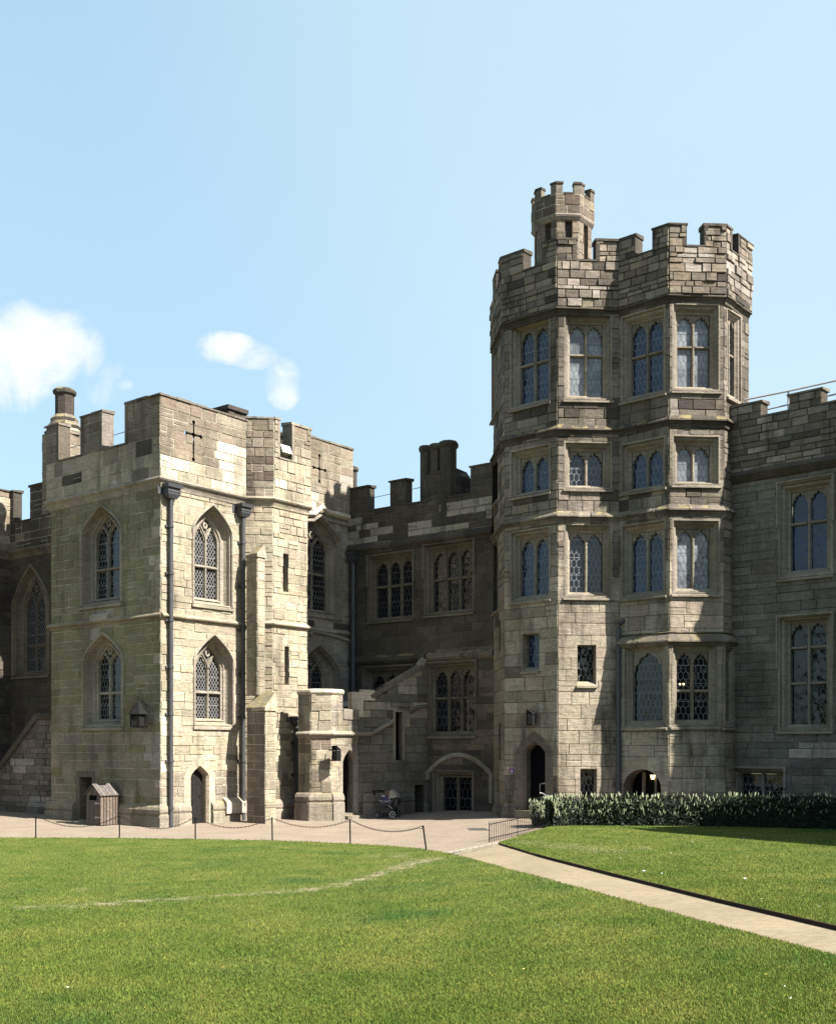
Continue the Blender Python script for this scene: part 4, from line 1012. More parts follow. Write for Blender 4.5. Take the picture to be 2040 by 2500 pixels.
for w in (ww, w2): masonry(cm, w, 0, w.L, zms - 1, ZC + (HY - 1170) / F * 44.6, 'dark', 'dark', (.25, .35), (.3, .6))
tp = ZC + (HY - 1170) / F * 44.6
cm.hexa([ww.P(0, tp), ww.P(ww.L, tp), w2.P(w2.L, tp), ww.P(0, tp, -1.1)], [ww.P(.25, tp + .3, -.2), ww.P(ww.L - .1, tp + .3, -.2), w2.P(w2.L, tp + .3, -.2), ww.P(.25, tp + .3, -.9)], tone('dark'))
cm.build('chimney', STONE_OLD, LR)
cm = MB(); q = at(858, 49.5); lathe(cm, (*q, 0), [(.24, 9), (.24, ZC + (HY - 1152) / F * 49.5), (.32, ZC + (HY - 1150) / F * 49.5), (.3, ZC + (HY - 1142) / F * 49.5), (.1, ZC + (HY - 1137) / F * 49.5)], 8, tone('dark')); cm.build('chimney', STONE_OLD, LR)
drainpipe(LR, M, 862, 1374, 1690, r=.1, hopper=(.42, .42), brackets=4)

# ================================================================== BAY TOWER
BT = thing('bay_tower', 'tall many-sided stone tower with stacked bay windows, battlements and a small turret on its roof', 'tower', (Rf.O[0], Rf.O[1], .3))
v2 = Rf.Y(0); zs1 = Rf.z(755, 0); zs2 = Rf.z(1049, 0); zs3 = Rf.z(1261, 0); zbs = Rf.z(640, 0); zbt = Rf.z(590, 0)
specs = {Lf: ((1272, 1336), (805, 978, 886), (1119, 1197), (1318, 1451)), Rf: ((1393, 1468), (798, 965, 867), (1107, 1184), (1306, 1444)),
         L2: ((1543, 1614), (790, 958, 865), (1103, 1186), (1303, 1442)), R2: ((1655, 1729), (774, 943, 847), (1092, 1174), (1296, 1435))}
for W, ((xa, xb), t4, t3, t2) in specs.items():
    gl = {Lf: GLASSB, L2: GLASSB, R2: GLASSP, Rf: GLASS}[W]; gl4 = {Lf: GLASSB, L2: GLASSB, R2: GLASSP, Rf: GLASSP}[W]; ld4 = LEADX if gl4 is GLASSP else LEADD; ld = LEADX if gl is GLASSP else LEADD
    light_window(BT, W, xa, xb, t4[0], t4[1], 2, (t4[2],), m=.25, sill=.2, glass=gl4, label=False, mt=.3, lead=ld4)
    light_window(BT, W, xa, xb, t3[0], t3[1], 2, (), m=.25, sill=.16, glass=gl, label=False, mt=.28, lead=ld)
    light_window(BT, W, xa, xb, t2[0], t2[1], 2, (), m=.25, sill=.2, glass=gl, label=False, mt=.28, lead=ld)
for ya, yb, tr in ((822, 1000, (905,)), (1130, 1215, ()), (1345, 1480, ())): light_window(BT, SLf, 1213, 1223, ya, yb, 1, tr, dep=.15, m=.3, sill=.2, label=False)
light_window(BT, SRf, 1770, 1790, 782, 962, 2, (865,), dep=.15, m=.2, sill=.2, label=False, glass=GLASSB)
# ground-floor openings
def small_window(W, xa, xb, ya, yb, sill=.12, kind='hex', gl=GLASS, lead=None, m=.03):
    return light_window(BT, W, xa, xb, ya, yb, 1, (), dep=.18, m=m, sill=sill, kind=kind, pal='grey', lead=lead or LEADM, glass=gl, head=False, label=False, cell=(.16, .24), bars=9)
small_window(Lf, 1287, 1319, 1552, 1627, gl=GLASSB, lead=LEADD); small_window(Rf, 1411, 1446, 1580, 1662); small_window(Rf, 1418, 1448, 1881, 1945)
square_hole(BT, SLf, 1218, 1222, 1515, 1590, .25, 'framebrown', name='slit_window'); square_hole(BT, SLf, 1218, 1222, 1765, 1855, .25, 'framebrown', name='slit_window')
arch_door(BT, Lf, 1277, 1331, 1809, 1977, .42, ring=.32, dep=.1, pal='framebrown', boards=False, z0=Lf.z(1978, Lf.u(1305)))
# lower bay, standing a little proud of the tower
LB = offset_walls([L2, R2, SRf], .10); B1, B2, B3 = LB
B1.m0 = 0; B3.m1 = 0
zlb = R2.z(1566, 0)
light_window(BT, B1, 1546, 1614, 1597, 1757, 1, (), m=.24, sill=.22, glass=GLASS, label=False, mt=.28, cell=(.17, .24), bars=.95, cusp=.1, dep=.2)
light_window(BT, B2, 1654, 1726, 1596, 1755, 2, (1687,), m=.24, sill=.22, label=False, mt=.28, lead=LEADD, dep=.2)
light_window(BT, B3, 1764, 1776, 1600, 1757, 1, (1690,), m=.15, sill=.22, label=False, mt=.25, dep=.12)
u0, u1 = B1.u(1521), B1.u(1613); uc = (u0 + u1) / 2; _r1, _zs, _hh = (u1 - u0) / 2, B1.z(1925, uc), B1.z(1878, uc) - B1.z(1925, uc); A_ = [(u0, -.1), (u1, -.1)] + [(uc + _r1 * math.cos(math.pi * k / 14), _zs + _hh * math.sin(math.pi * k / 14)) for k in range(15)]; B1.holes.append(A_)
ab = MB(); ring_faces(ab, B1, A_, .01, A_, -.6, 'greydark')
for k in (.33, .66): bar_path(ab, B1, [(u0 + (u1 - u0) * k, -.1), (u0 + (u1 - u0) * k, B1.z(1885, uc))], .09, -.5, -.6, tone('greydark'))
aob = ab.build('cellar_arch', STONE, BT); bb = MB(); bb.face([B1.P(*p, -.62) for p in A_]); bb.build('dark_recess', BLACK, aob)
zhead = lambda za, zb, p, pr: [W.zones.append((-9, 99, za, zb, p, pr)) for W in TOWER]
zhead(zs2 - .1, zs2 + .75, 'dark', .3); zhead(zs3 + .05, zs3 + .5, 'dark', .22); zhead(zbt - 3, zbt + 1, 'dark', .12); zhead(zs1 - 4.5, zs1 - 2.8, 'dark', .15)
for W in TOWER: W.zonez(6.0, 12, 'grey', .5)
Lf.zonez(-1, 1.6, 'framebrown', .6); SLf.zonez(-1, 14, 'greenbrown', .4); Lf.zonez(4.5, 6.5, 'greydark', .5); R2.zone(1630, 1660, 960, 1015, 'newgrey', .9); Rf.zone(1360, 1385, 760, 900, 'newgrey', .3)
Rf.zonez(-1, 8.6, 'ashlar', 1); Lf.zonez(1.6, 8.6, 'ashlar', .8); L2.zonez(4, 9, 'ashlar', .9); R2.zonez(4, 9, 'ashlar', 1)
for w in LB: w.zonez(-1, 9, 'ashlar', 1)
tw = MB()
for W in TOWER:
    lo = zlb if W in (L2, R2, SRf) else -.1
    low = zs3 - 1.5
    masonry(tw, W, 0, W.L, lo, 8.6, 'grey', 'grey', (.34, .5), (.5, 1.3), rough=.005, gap=.006)
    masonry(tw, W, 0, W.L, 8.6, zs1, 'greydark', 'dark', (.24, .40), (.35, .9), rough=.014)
for W in LB: masonry(tw, W, 0, W.L, -.1, zlb, 'grey', 'grey', (.34, .5), (.5, 1.3), rough=.005, gap=.006)
tw.build('wall', STONE_OLD, BT)
sb = Multi()
TS = [(0, .20), (.10, .09), (.16, .03), (.17, -.02), (.14, -.04), (.09, -.05), (.085, -.10), (.05, -.13), (.035, -.22), (0, -.23)]
for z, pal in ((zs1, 'dark'), (zs2, 'dark'), (zs3, 'greydark')): moulding(sb, TOWER, z, TS, pal, seg=(.3, .8), jit=.03)
moulding(sb, LB, zlb, [(0, .24), (.10, .10), (.15, .03), (.16, -.02), (.13, -.04), (.08, -.05), (.07, -.10), (.03, -.14), (0, -.16)], 'greydark', seg=(.3, .8), jit=.03)
sbf = sb.new()
for W in LB: sbf.face([W.P(0, zlb + .34, -.12), W.P(W.L, zlb + .34, -.12), W.P(W.L, zlb + .29, .01), W.P(0, zlb + .29, .01)], tone('dark'))
sb.build('string_course', STONE_OLD, BT)
TP = offset_walls(TOWER, .12)
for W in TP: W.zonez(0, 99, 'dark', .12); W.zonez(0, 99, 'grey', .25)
TP[4].zone(1640, 1760, 590, 705, 'pink', .55); TP[4].zone(1670, 1735, 610, 705, 'newgrey', .5); TP[5].zonez(zbs - 1.2, zbs, 'newgrey', .7); TP[2].zone(1375, 1480, 680, 752, 'newgrey', .45)
pp = MB(); cp = Multi()
crn = {0: [(None, 1200), (1224, None)], 1: [(None, 1277), (1325, None)], 2: [(None, 1405), (1455, None)], 3: [(None, 1550), (1594, None)], 4: [(None, 1673), (1719, None)], 5: [(None, 1783), (1799, None)]}
for i, W in enumerate(TP):
    m = mf(W, *crn[i])
    if i == 0: m = [(.9, 1.75), (W.L - .35, W.L)]
    parapet(pp, cp, W, m, zs1 + .05, zbs, zbt, .42, 'greydark', 'dark', (.14, .30), (.25, .75), coping='dark', frame_=True, m0=i > 0, m1=i < 5, rough=.035, side='greydark')
pob = pp.build('battlement', STONE_OLD, BT); cp.build('coping', STONE_OLD, pob)
tb = [inw(SLf, .9, .9), inw(Lf, .5, 1.0), inw(Rf, .5, 1.0), inw(Rf, Rf.L, .95), inw(L2, L2.L - .55, 1.0), inw(R2, R2.L - .5, 1.0), inw(SRf, SRf.L, .9), (SRf.end()[0] - 1, SRf.end()[1] + 3.6), (SLf.O[0] + 1.5, SLf.O[1] + 2.4)]
core(tb, 0, zbs - 1.0, BT)
# wall that closes the tower behind, seen above the side range
cw = MB(); bk = Wall(SRf.end(), 94, L=3.4); masonry(cw, bk, 0, bk.L, 8, zbs, 'grey', 'grey'); bk2 = Wall((SLf.O[0] + 1.6, SLf.O[1] + 2.6), -112, L=2.9); masonry(cw, bk2, 0, bk2.L, 10, zbs, 'greydark', 'dark'); cw.build('rear_wall', STONE, BT)
# roof turret
tq = at(1372.5, 41.0); apo = .96; side = 2 * apo * math.tan(R(22.5))
def octa(c, ap, base):
    s = 2 * ap * math.tan(R(22.5)); ws = []
    for a in (-131, -86, -41, base, 49, 94):
        n = (dirv(a)[1], -dirv(a)[0]); d = dirv(a); ws.append(Wall((c[0] + n[0] * ap - d[0] * s / 2, c[1] + n[1] * ap - d[1] * s / 2), a, L=s))
    mitre(ws); return ws
oz = octa(tq, apo, 4); Yt = tq[1] - apo
ztw = ZC + (HY - 528) / F * Yt; ztb = ZC + (HY - 477) / F * Yt; ztt = ZC + (HY - 448) / F * Yt
tm = MB()
for i, W in enumerate(oz):
    W.zonez(0, 99, 'pink', .75)
    if i in (1, 2, 3, 4):
        zw0, zw1 = ztw - 1.75, ztw - .16; a, b = W.L * .36, W.L * .70
        A_ = [(a, zw0), (b, zw0), (b, zw1), (a, zw1)]; W.holes.append(A_); wm = MB(); ring_faces(wm, W, A_, .01, A_, -.2, 'pink'); wo = wm.build('turret_window', DRESSED, BT)
        gm = MB(); gm.face([W.P(*p, -.16) for p in A_]); gm.build('pane', GLASSB, wo)
    masonry(tm, W, 0, W.L, zbs - 1.2, ztw, 'reddish', 'warm', (.28, .42), (.3, .6))
OP = octa(tq, apo + .10, 4)
for W in OP:
    W.zonez(0, 99, 'pink', .5)
    masonry(tm, W, 0, W.L, ztw + .05, ztb, 'reddish', 'warm', (.28, .42), (.3, .6))
    wprism(tm, W, 0, W.L, ztw + .05, ztb, -.003, -.22, tone('dark'), W.m0, W.m1); wprism(tm, W, W.L * .3, W.L * .7, ztb + .001, ztb + .06, .03, -.25, tone('dark'))
    for a, b, m0, m1 in ((0, W.L * .27, W.m0, 0), (W.L * .73, W.L, 0, W.m1)): wprism(tm, W, a, b, ztb + .001, ztt - .06, .0, -.22, tone('greydark'), m0, m1); wprism(tm, W, a - (0 if a == 0 else .02), b + (0 if b == W.L else .02), ztt - .06, ztt + .03, .03, -.25, tone('dark'), m0, m1, slope=.02)
moulding(tm, oz, ztw, [(0, .10), (.10, .08), (.13, .02), (.11, -.04), (.03, -.14), (0, -.16)], 'frame', seg=(.9, 1))
lathe(tm, (*tq, 0), [(apo * .93, ztw - 3), (apo * .93, ztw + .2)], 8, (.06, .05, .045), R(4 + 22.5))
tur = tm.build('roof_turret', STONE, BT)
drainpipe(BT, Rf, 1509, 1525, 1960, r=.085, brackets=4, so_=.16, bend=1)
stp = Multi(); wprism(stp, Lf, Lf.u(1268), Lf.u(1340), .1, Lf.z(1979, Lf.u(1305)), .28, -.4, tone('grey')); wprism(stp, Lf, Lf.u(1262), Lf.u(1345), .0, .32, .65, -.1, tone('greydark')); stp.build('door_step', STONE, BT)
pb = MB(); moulding(pb, [SLf, Lf], .75, [(0, 0), (.06, -.06), (.1, -.2), (.14, -.3), (.16, -.9), (0, -.9)], 'greydark', u_to=Lf.u(1262), jit=.05); pb.build('plinth', STONE_OLD, BT)

# ================================================================== RIGHT RANGE
RR = thing('side_range', 'shaded grey stone range at the right edge with tall mullioned windows and battlements', 'building', (RW.P(5, 0)[0], RW.P(5, 0)[1], .3))
light_window(RR, RW, 1932, 2014, 1202, 1388, 2, (1275,), m=.3, sill=.25, glass=GLASSB, cell=(.3, .42), bars=.36, lead=LEADX)
light_window(RR, RW, 1931, 2013, 1524, 1766, 2, (1580, 1668), m=.3, sill=.2, mt=.2, lead=LEADX)
light_window(RR, RW, 1811, 1909, 1891, 1960, 2, (), m=.14, sill=.1, head=False, mt=.18, kind='hex')
for k in (4.9, 8.2, 11.5):
    pass
zr_s = RW.z(1019, RW.u(1870)); zr_t = RW.z(985, RW.u(1858)); zr_c = RW.z(1165, RW.u(1800))
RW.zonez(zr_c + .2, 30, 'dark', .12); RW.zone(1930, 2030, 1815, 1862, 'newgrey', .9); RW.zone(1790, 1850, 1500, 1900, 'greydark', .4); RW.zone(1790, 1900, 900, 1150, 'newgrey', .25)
rm = MB(); pp = MB(); cp = Multi()
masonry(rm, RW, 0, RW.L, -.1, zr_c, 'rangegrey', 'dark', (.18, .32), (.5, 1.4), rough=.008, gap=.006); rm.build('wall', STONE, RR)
RWp = Wall(RW.P(-.05, 0, .12)[:2], -42, L=RW.L); RWp.zones = RW.zones
pa = [(0, RWp.u(1858)), (RWp.u(1925), RWp.u(2005))]; st_ = RWp.u(2005) + 1.0
while st_ < RW.L - 1: pa.append((st_, st_ + 1.2)); st_ += 2.2
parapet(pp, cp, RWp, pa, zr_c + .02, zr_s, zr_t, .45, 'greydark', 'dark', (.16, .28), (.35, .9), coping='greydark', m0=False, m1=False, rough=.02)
pob = pp.build('battlement', STONE_OLD, RR); cp.build('coping', STONE_OLD, pob)
sb = MB(); moulding(sb, [RW], zr_c, [(0, .25), (.2, .12), (.24, .0), (.16, -.1), (.08, -.2), (0, -.24)], 'dark', u_from=0, seg=(.3, .8), jit=.03); sb.build('string_course', STONE_OLD, RR)
core([inw(RW, 1.2, .8), inw(RW, RW.L, .8), inw(RW, RW.L, 5), inw(RW, 1.2, 5)], 0, zr_s - .8, RR)
# the rest of the court's east side stands outside the frame and throws the shade on the right lawn
ER = thing('east_range', 'stone range closing the court beyond the right edge, throwing shade over the hedge', 'building', (17.5, 24, .3))
_h = 14.6; _pa, _pb = Vector(ground(1520, 2020, .05)), Vector(ground(2040, 2067, .05))
_ca, _cb = (p + sv * ((_h - p.z) / sv.z) for p in (_pa, _pb)); _cb = _ca + (_cb - _ca) * 1.6
e1 = Wall((_ca.x, _ca.y), math.degrees(math.atan2(_cb.y - _ca.y, _cb.x - _ca.x)), L=(_cb - _ca).to_2d().length); eb = MB(); masonry(eb, e1, 0, e1.L, -.1, _h, 'grey', 'grey', (.4, .6), (.8, 1.6)); eb.build('wall', STONE, ER)
core([e1.P(0, 0, -.5)[:2], e1.P(e1.L, 0, -.5)[:2], e1.P(e1.L, 0, -4)[:2], e1.P(0, 0, -4)[:2]], 0, _h - .3, ER); print('EAST', _ca, _cb)

# ================================================================== LEFT RANGE
LW = None
_o = at(128, 46.4); _d = dirv(-38); _r = (28 - CX) / F; _t = (_o[0] - _r * _o[1]) / (_d[0] - _r * _d[1])
LW = Wall((_o[0] - _d[0] * _t, _o[1] - _d[1] * _t), -38, L=_t + 1.2)
LF = Wall((LW.O[0] - dirv(52)[0] * 7, LW.O[1] - dirv(52)[1] * 7), 52, L=7)
mitre([LF, LW]); LF.m0 = 0; LW.m1 = 0
LX = thing('side_hall', 'shaded stone hall at the left edge with a tall traceried window and battlements', 'building', (LW.O[0], LW.O[1], .2))
zl_s, zl_t, zl_c = LW.z(1281, LW.u(31)), LW.z(1192, LW.u(78)), LW.z(1350, 0)
pointed_window(LX, LW, 33, 122, 1380, 1648, 1480, 63, 112, 1410, 1640, 1490, dep=.35, transom=1575, kind='diamond', pal='framebrown', lead=LEADD, hood=True)
lm = MB(); masonry(lm, LW, 0, LW.L, -.1, zl_c, 'brown', 'brown', (.26, .4), (.4, 1)); masonry(lm, LF, 0, LF.L, -.1, zl_c, 'dark', 'dark', (.26, .4), (.4, 1)); lm.build('wall', STONE, LX)  # LF stone is coloured dark to stand for the tower's shadow on it
pp = MB(); cp = Multi(); LFp, LWp = offset_walls([LF, LW], .1); LFp.zonez(0, 99, 'pink', .6); LWp.zone(30, 60, 1280, 1345, 'pink', .6)
parapet(pp, cp, LFp, [(0, 1.2), (2.2, 3.4), (4.4, LFp.L)], zl_c + .05, zl_s, zl_t, .4, 'warm', 'warm', (.28, .4), (.4, .8), m0=False, side='pink')
parapet(pp, cp, LWp, mf(LWp, (None, 34), (74, None)), zl_c + .05, zl_s, zl_t, .4, 'brown', 'warm', (.28, .4), (.4, .8), m1=False)
pob = pp.build('battlement', STONE, LX); cp.build('coping', STONE_OLD, pob)
sb = MB(); moulding(sb, [LF, LW], zl_c, CORNICE, 'framebrown'); sb.build('string_course', STONE_OLD, LX)
rb = MB(); q = at(70, 52.5); w1 = Wall((q[0] - 7.0, q[1] - 6.6), 52, L=10.5); masonry(rb, w1, 0, w1.L, 8, 13.3, 'newgrey', 'warm', (.3, .4), (.4, .8)); rb.build('rear_gable', STONE, LX)
rr_ = MB(); rr_.hexa([w1.P(-.1, 13.3, .2), w1.P(w1.L + .1, 13.3, .2), w1.P(w1.L + .1, 13.3, -3), w1.P(-.1, 13.3, -3)], [w1.P(-.1, 13.55, .25), w1.P(w1.L + .1, 13.55, .25), w1.P(w1.L, 14.4, -3), w1.P(-.1, 14.4, -3)], (.2, .2, .2)); rr_.build('roof', LEADROOF, LX)
core([inw(LF, -1, .8), inw(LF, LF.L + .9, .9), inw(LW, LW.L, .9), inw(LW, LW.L, 4), inw(LF, LF.L + 4, 5), inw(LF, -1, 5)], 0, zl_s - .8, LX)
# outer stair beside the tower
OS = thing('outer_stair', 'mossy stone stair flank climbing to the right between the side hall and the corner tower', 'staircase', (AL.O[0] - .8, AL.O[1] + .6, .2))
_o2 = at(130, 44.6); SW = Wall(at(-95, 47.2), math.degrees(math.atan2(_o2[1] - 47.2, _o2[0] - at(-95, 47.2)[0])), px=131)
s0, s1 = SW.u(0), SW.u(92); y0, y1 = SW.z(1876, s0), SW.z(1750, s1); sl_ = lambda u: y0 + (y1 - y0) * (u - s0) / (s1 - s0)
SW.holes.append([(-9, sl_(-9)), (s1, y1), (s1, 20), (-9, 20)]); SW.holes.append([(s1, y1), (SW.L + 2, y1), (SW.L + 2, 20), (s1, 20)])
square_hole(OS, SW, 121, 130, 1953, 1972, .3, 'dark', name='drain_hole')
SW.zone(25, 70, 1850, 1895, 'newgrey', .8); SW.zone(60, 130, 1940, 1975, 'newgrey', .6)
om = MB(); masonry(om, SW, 0, SW.L, -.1, y1, 'greydark', 'grey', (.2, .34), (.3, .8), rough=.02); om.build('wall', STONE_OLD, OS)
cb = MB(); bar_path(cb, SW, [(0, sl_(0)), (s1, y1), (SW.L, y1)], .3, .1, -.35, None, pal='dark', bevel=.15); cb.build('coping', STONE_OLD, OS)

# ================================================================== SMALL THINGS
# --- wooden bin shed
q = ground(246, 2017); B1_ = Wall((q[0] - .83 * dirv(-38)[0], q[1] - .83 * dirv(-38)[1]), -38, L=.83); B2_ = Wall((q[0], q[1]), 52, L=.78)
BS = thing('bin_shed', 'small gabled wooden bin shed with a posting slot beside the dark doorway', 'bin', (q[0], q[1], q[2])); zb = q[2]
bh = 1.12; gh = 1.43; wl = WOOD
woodc = lambda: (lambda k: tuple(x * k for x in (.085, .064, .050)))(random.uniform(.7, 1.25))
mb = MB(); n = 8; slot = [(.14, .90), (.58, .90), (.58, 1.08), (.14, 1.08)]
slot = [(u + 0.03, z + zb) for u, z in slot]
for k in range(n):
    a, b = .83 * k / n + .006, .83 * (k + 1) / n - .006; f = lambda u: zb + gh - abs(u - .415) / .415 * (gh - bh)
    for p in cutall([(a, zb + .03), (b, zb + .03), (b, f(b)), (a, f(a))], [slot]): mb.hexa([B1_.P(*t, .0) for t in p], [B1_.P(*t, -.022) for t in p], woodc())
n = 6
for k in range(n):
    a, b = .78 * k / n + .012, .78 * (k + 1) / n - .012; wprism(mb, B2_, a, b, zb + .03, zb + bh, .0, -.022, woodc())
w4 = Wall(B1_.P(0, 0, -.78)[:2], -38, L=.83); w3 = Wall(B1_.P(0, 0, 0)[:2], 52, L=.78)
for w in (w4,): wprism(mb, w, 0, .83, zb + .03, zb + bh, 0, -.02, woodc())
wprism(mb, w3, 0, .78, zb + .03, zb + bh, 0, .02, woodc())
mb.build('body', WOOD, BS)
mb = MB(); mb.hexa([B1_.P(.03, zb + .02, -.03), B1_.P(.80, zb + .02, -.03), B2_.P(.76, zb + .02, -.03), w4.P(.03, zb + .02, .02)], [B1_.P(.03, zb + bh - .02, -.03), B1_.P(.80, zb + bh - .02, -.03), B2_.P(.76, zb + bh - .02, -.03), w4.P(.03, zb + bh - .02, .02)], (.01, .01, .01)); mb.build('liner', BLACK, BS)
mb = MB()
for sgn in (0, 1):
    for k in range(7):
        d0, d1 = .06 - .90 * k / 7, .06 - .90 * (k + 1) / 7 + .012
        if sgn == 0: e, r = (-.06, zb + bh - .05), (.415, zb + gh + .03)
        else: e, r = (.89, zb + bh - .05), (.415, zb + gh + .03)
        c = (lambda k: tuple(x * k for x in (.075, .066, .060)))(random.uniform(.8, 1.25))
        mb.hexa([B1_.P(*e, d0), B1_.P(*e, d1), B1_.P(*r, d1), B1_.P(*r, d0)], [B1_.P(e[0], e[1] + .03, d0), B1_.P(e[0], e[1] + .03, d1), B1_.P(r[0], r[1] + .03, d1), B1_.P(r[0], r[1] + .03, d0)], c)
mb.build('roof', WOOD, BS)
mb = MB()
for zz_ in (.28, .78): wprism(mb, B1_, .5, .76, zb + zz_, zb + zz_ + .035, .012, 0, (.3, .3, .28)); wprism(mb, B1_, .56, .60, zb + zz_ - .03, zb + zz_ + .065, .014, 0, (.3, .3, .28))
mb.build('hinge', COLM, BS)
# --- chain posts and chains along the lawn edge
posts = []
names = ['leftmost thin black chain post at the lawn edge below the stone stair', 'thin black chain post in front of the wooden bin shed', 'thin black chain post in front of the boarded black door', 'thin black chain post in front of the sunlit buttress', 'thin black chain post in front of the porch door', 'leaning thin black chain post nearest the buff path']
for i, (bx, by, tx, ty) in enumerate(((88, 2046, 88, 1990), (292, 2046, 292, 1990), (477, 2049, 477, 1994), (665, 2052, 664, 1995), (855, 2058, 854, 2000), (1041, 2071, 1032, 2015))):
    b = Vector(ground(bx, by, .03)); t = Vector((b.x + (tx - bx) / F * b.y, b.y, ZC + (HY - ty) / F * b.y))
    mb = MB(); tube(mb, [b - Vector((0, 0, .1)), b.lerp(t, .94)], .021, (.012, .012, .013), 8)
    tube(mb, [b.lerp(t, .93), b.lerp(t, .96), t - Vector((0, 0, .02)), t], [.02, .033, .033, .012], (.012, .012, .013), 8)
    e = t - Vector((0, 0, .055)); lp = [(e.x - .05 + .045 * math.cos(a), e.y, e.z + .03 * math.sin(a)) for a in np.linspace(0, 6.28, 9)]; tube(mb, lp, .007, (.012, .012, .013), 5)
    if i < 5: tube(mb, [(x + .10, y, z) for x, y, z in lp], .007, (.012, .012, .013), 5)
    tag(mb.build('chain_post', IRON, origin=b), names[i], 'post', 'chain posts along the lawn edge'); posts.append(e)
cn = ['black chain sagging across the front of the wooden bin shed', 'black chain sagging in front of the corner of the square tower', 'black chain sagging in front of the boarded black door', 'black chain sagging in front of the porch pier', 'black chain sagging from the upright post to the leaning post']
for i in range(5):
    a, b = posts[i] + Vector((.09, 0, 0)), posts[i + 1] - Vector((.09, 0, 0)); mb = MB(); sag = (.30, .33, .27, .21, .19)[i]
    L_ = (b - a).length; n = int(L_ / .058)
    P = lambda t: a.lerp(b, t) - Vector((0, 0, sag * 4 * t * (1 - t)))
    for k in range(n):
        p, q_ = P((k - .12) / n if k else 0), P((k + 1.12) / n if k < n - 1 else 1); d = (q_ - p).normalized(); s_ = d.cross(Vector((0, 1, 0))).normalized() if k % 2 else Vector((0, 1, 0)); w = .016
        tube(mb, [p, p.lerp(q_, .25) + s_ * w, p.lerp(q_, .75) + s_ * w, q_, p.lerp(q_, .75) - s_ * w, p.lerp(q_, .25) - s_ * w, p], .0065, (.02, .02, .022), 4, caps=False)
    tag(mb.build('chain', IRON, origin=a), cn[i], 'chain', 'chains between the posts')
# --- low iron railing at the mouth of the path
ra, rb_ = Vector(ground(1194, 2056)), Vector(ground(1342, 2017, .05)); ra.z = H(ra.x, ra.y); rb_.z = H(rb_.x, rb_.y)
RA = thing('low_railing', 'low black iron railing with pointed bars between the paving and the right lawn', 'railing', ra)
n = 30; d = (rb_ - ra)
for k in range(n + 1):
    p = ra + d * (k / n); mb = MB(); big = k in (0, 13, n)
    tube(mb, [p - Vector((0, 0, .05)), p + Vector((0, 0, .50)), p + Vector((0, 0, .56))], [.016, .016, .002] if big else [.009, .009, .002], (.03, .02, .016), 6)
    mb.build('post' if big else 'bar', IRON, RA)
for zz_ in (.10, .47):
    mb = MB(); tube(mb, [ra + Vector((0, 0, zz_)), rb_ + Vector((0, 0, zz_))], .011, (.03, .02, .016), 6); mb.build('rail', IRON, RA)
# --- handrail by the tower door
hq = ground(1317, 2003); Yh = hq[1] - .2; hz = lambda px, py, Y=Yh: ((px - CX) / F * Y, Y, ZC + (HY - py) / F * Y)
Yh = 36.6
mb = MB(); tube(mb, [hz(1317, 2012), hz(1317, 1914), hz(1329, 1913), (hz(1329, 1913)[0], Yh + 1.2, hz(1329, 1913)[2])], .022, (.02, .02, .02), 8)
tube(mb, [hz(1317, 1936), hz(1322, 1936), hz(1345, 1951, 36.3), hz(1362, 1962, 36.1)], .02, (.3, .3, .3), 8); tube(mb, [hz(1345, 1951, 36.3), hz(1345, 2012, 36.3)], .022, (.02, .02, .02), 8)
tag(mb.build('step_handrail', COLM, origin=hz(1317, 2012)), 'thin metal handrail beside the tall open tower doorway at the hedge end', 'handrail')
# --- flowering laurel hedge
hp = [1350 + 30 * k for k in range(46)]; base = []
for px in hp: base.append(Vector(ground(px, smooth_curve(TOP_R, px, 8) + 1.5, .05)))
nb = [Vector((0, 0, 0))] * len(base)
for i in range(len(base)):
    t = (base[min(i + 1, len(base) - 1)] - base[max(i - 1, 0)]); t.z = 0; t.normalize(); nb[i] = Vector((-t.y, t.x, 0))
def hz_top(i): b = base[i]; py = 1946 + 1.5 * math.sin(i * 1.7) + (8 if i == 0 else 0); return ZC + (HY - py) / F * (b.y + .5) - b.z
hw_ = 1.25
def hedge_pt(s, t):
    """s 0..1 along the hedge; t 0..1 round its front, top and back"""
    f = s * (len(base) - 1); i = min(int(f), len(base) - 2); k = f - i
    b = base[i].lerp(base[i + 1], k); n_ = nb[i].lerp(nb[i + 1], k).normalized(); h = hz_top(i) * (1 - k) + hz_top(i + 1) * k
    L = 2 * h + hw_; d_ = t * L; r = .12
    if d_ < h: p = b + Vector((0, 0, d_)); nn = -n_
    elif d_ < h + hw_: p = b + n_ * (d_ - h) + Vector((0, 0, h)); nn = Vector((0, 0, 1))
    else: p = b + n_ * hw_ + Vector((0, 0, L - d_)); nn = n_
    rel = p - b; zz_ = rel.z; yy = rel.dot(n_)
    cornr = max(0, (zz_ - (h - .2)) / .2) * max(0, (.2 - yy) / .2)
    p = p - Vector((0, 0, .10 * cornr)) + n_ * (.07 * cornr) + nn * (.03 * math.sin(f * 2.3 + zz_ * 3) * math.sin(zz_ * 4 + f))
    return p, (nn - n_ * cornr * .3 + Vector((0, 0, cornr * .3))).normalized()
mb = MB()
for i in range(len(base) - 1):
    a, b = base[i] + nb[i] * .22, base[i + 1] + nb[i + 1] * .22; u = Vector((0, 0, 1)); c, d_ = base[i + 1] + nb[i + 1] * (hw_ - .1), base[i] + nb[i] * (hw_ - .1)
    mb.hexa([a, b, c, d_], [a + u * (hz_top(i) - .24), b + u * (hz_top(i + 1) - .24), c + u * (hz_top(i + 1) - .24), d_ + u * (hz_top(i) - .24)], (.008, .014, .005))
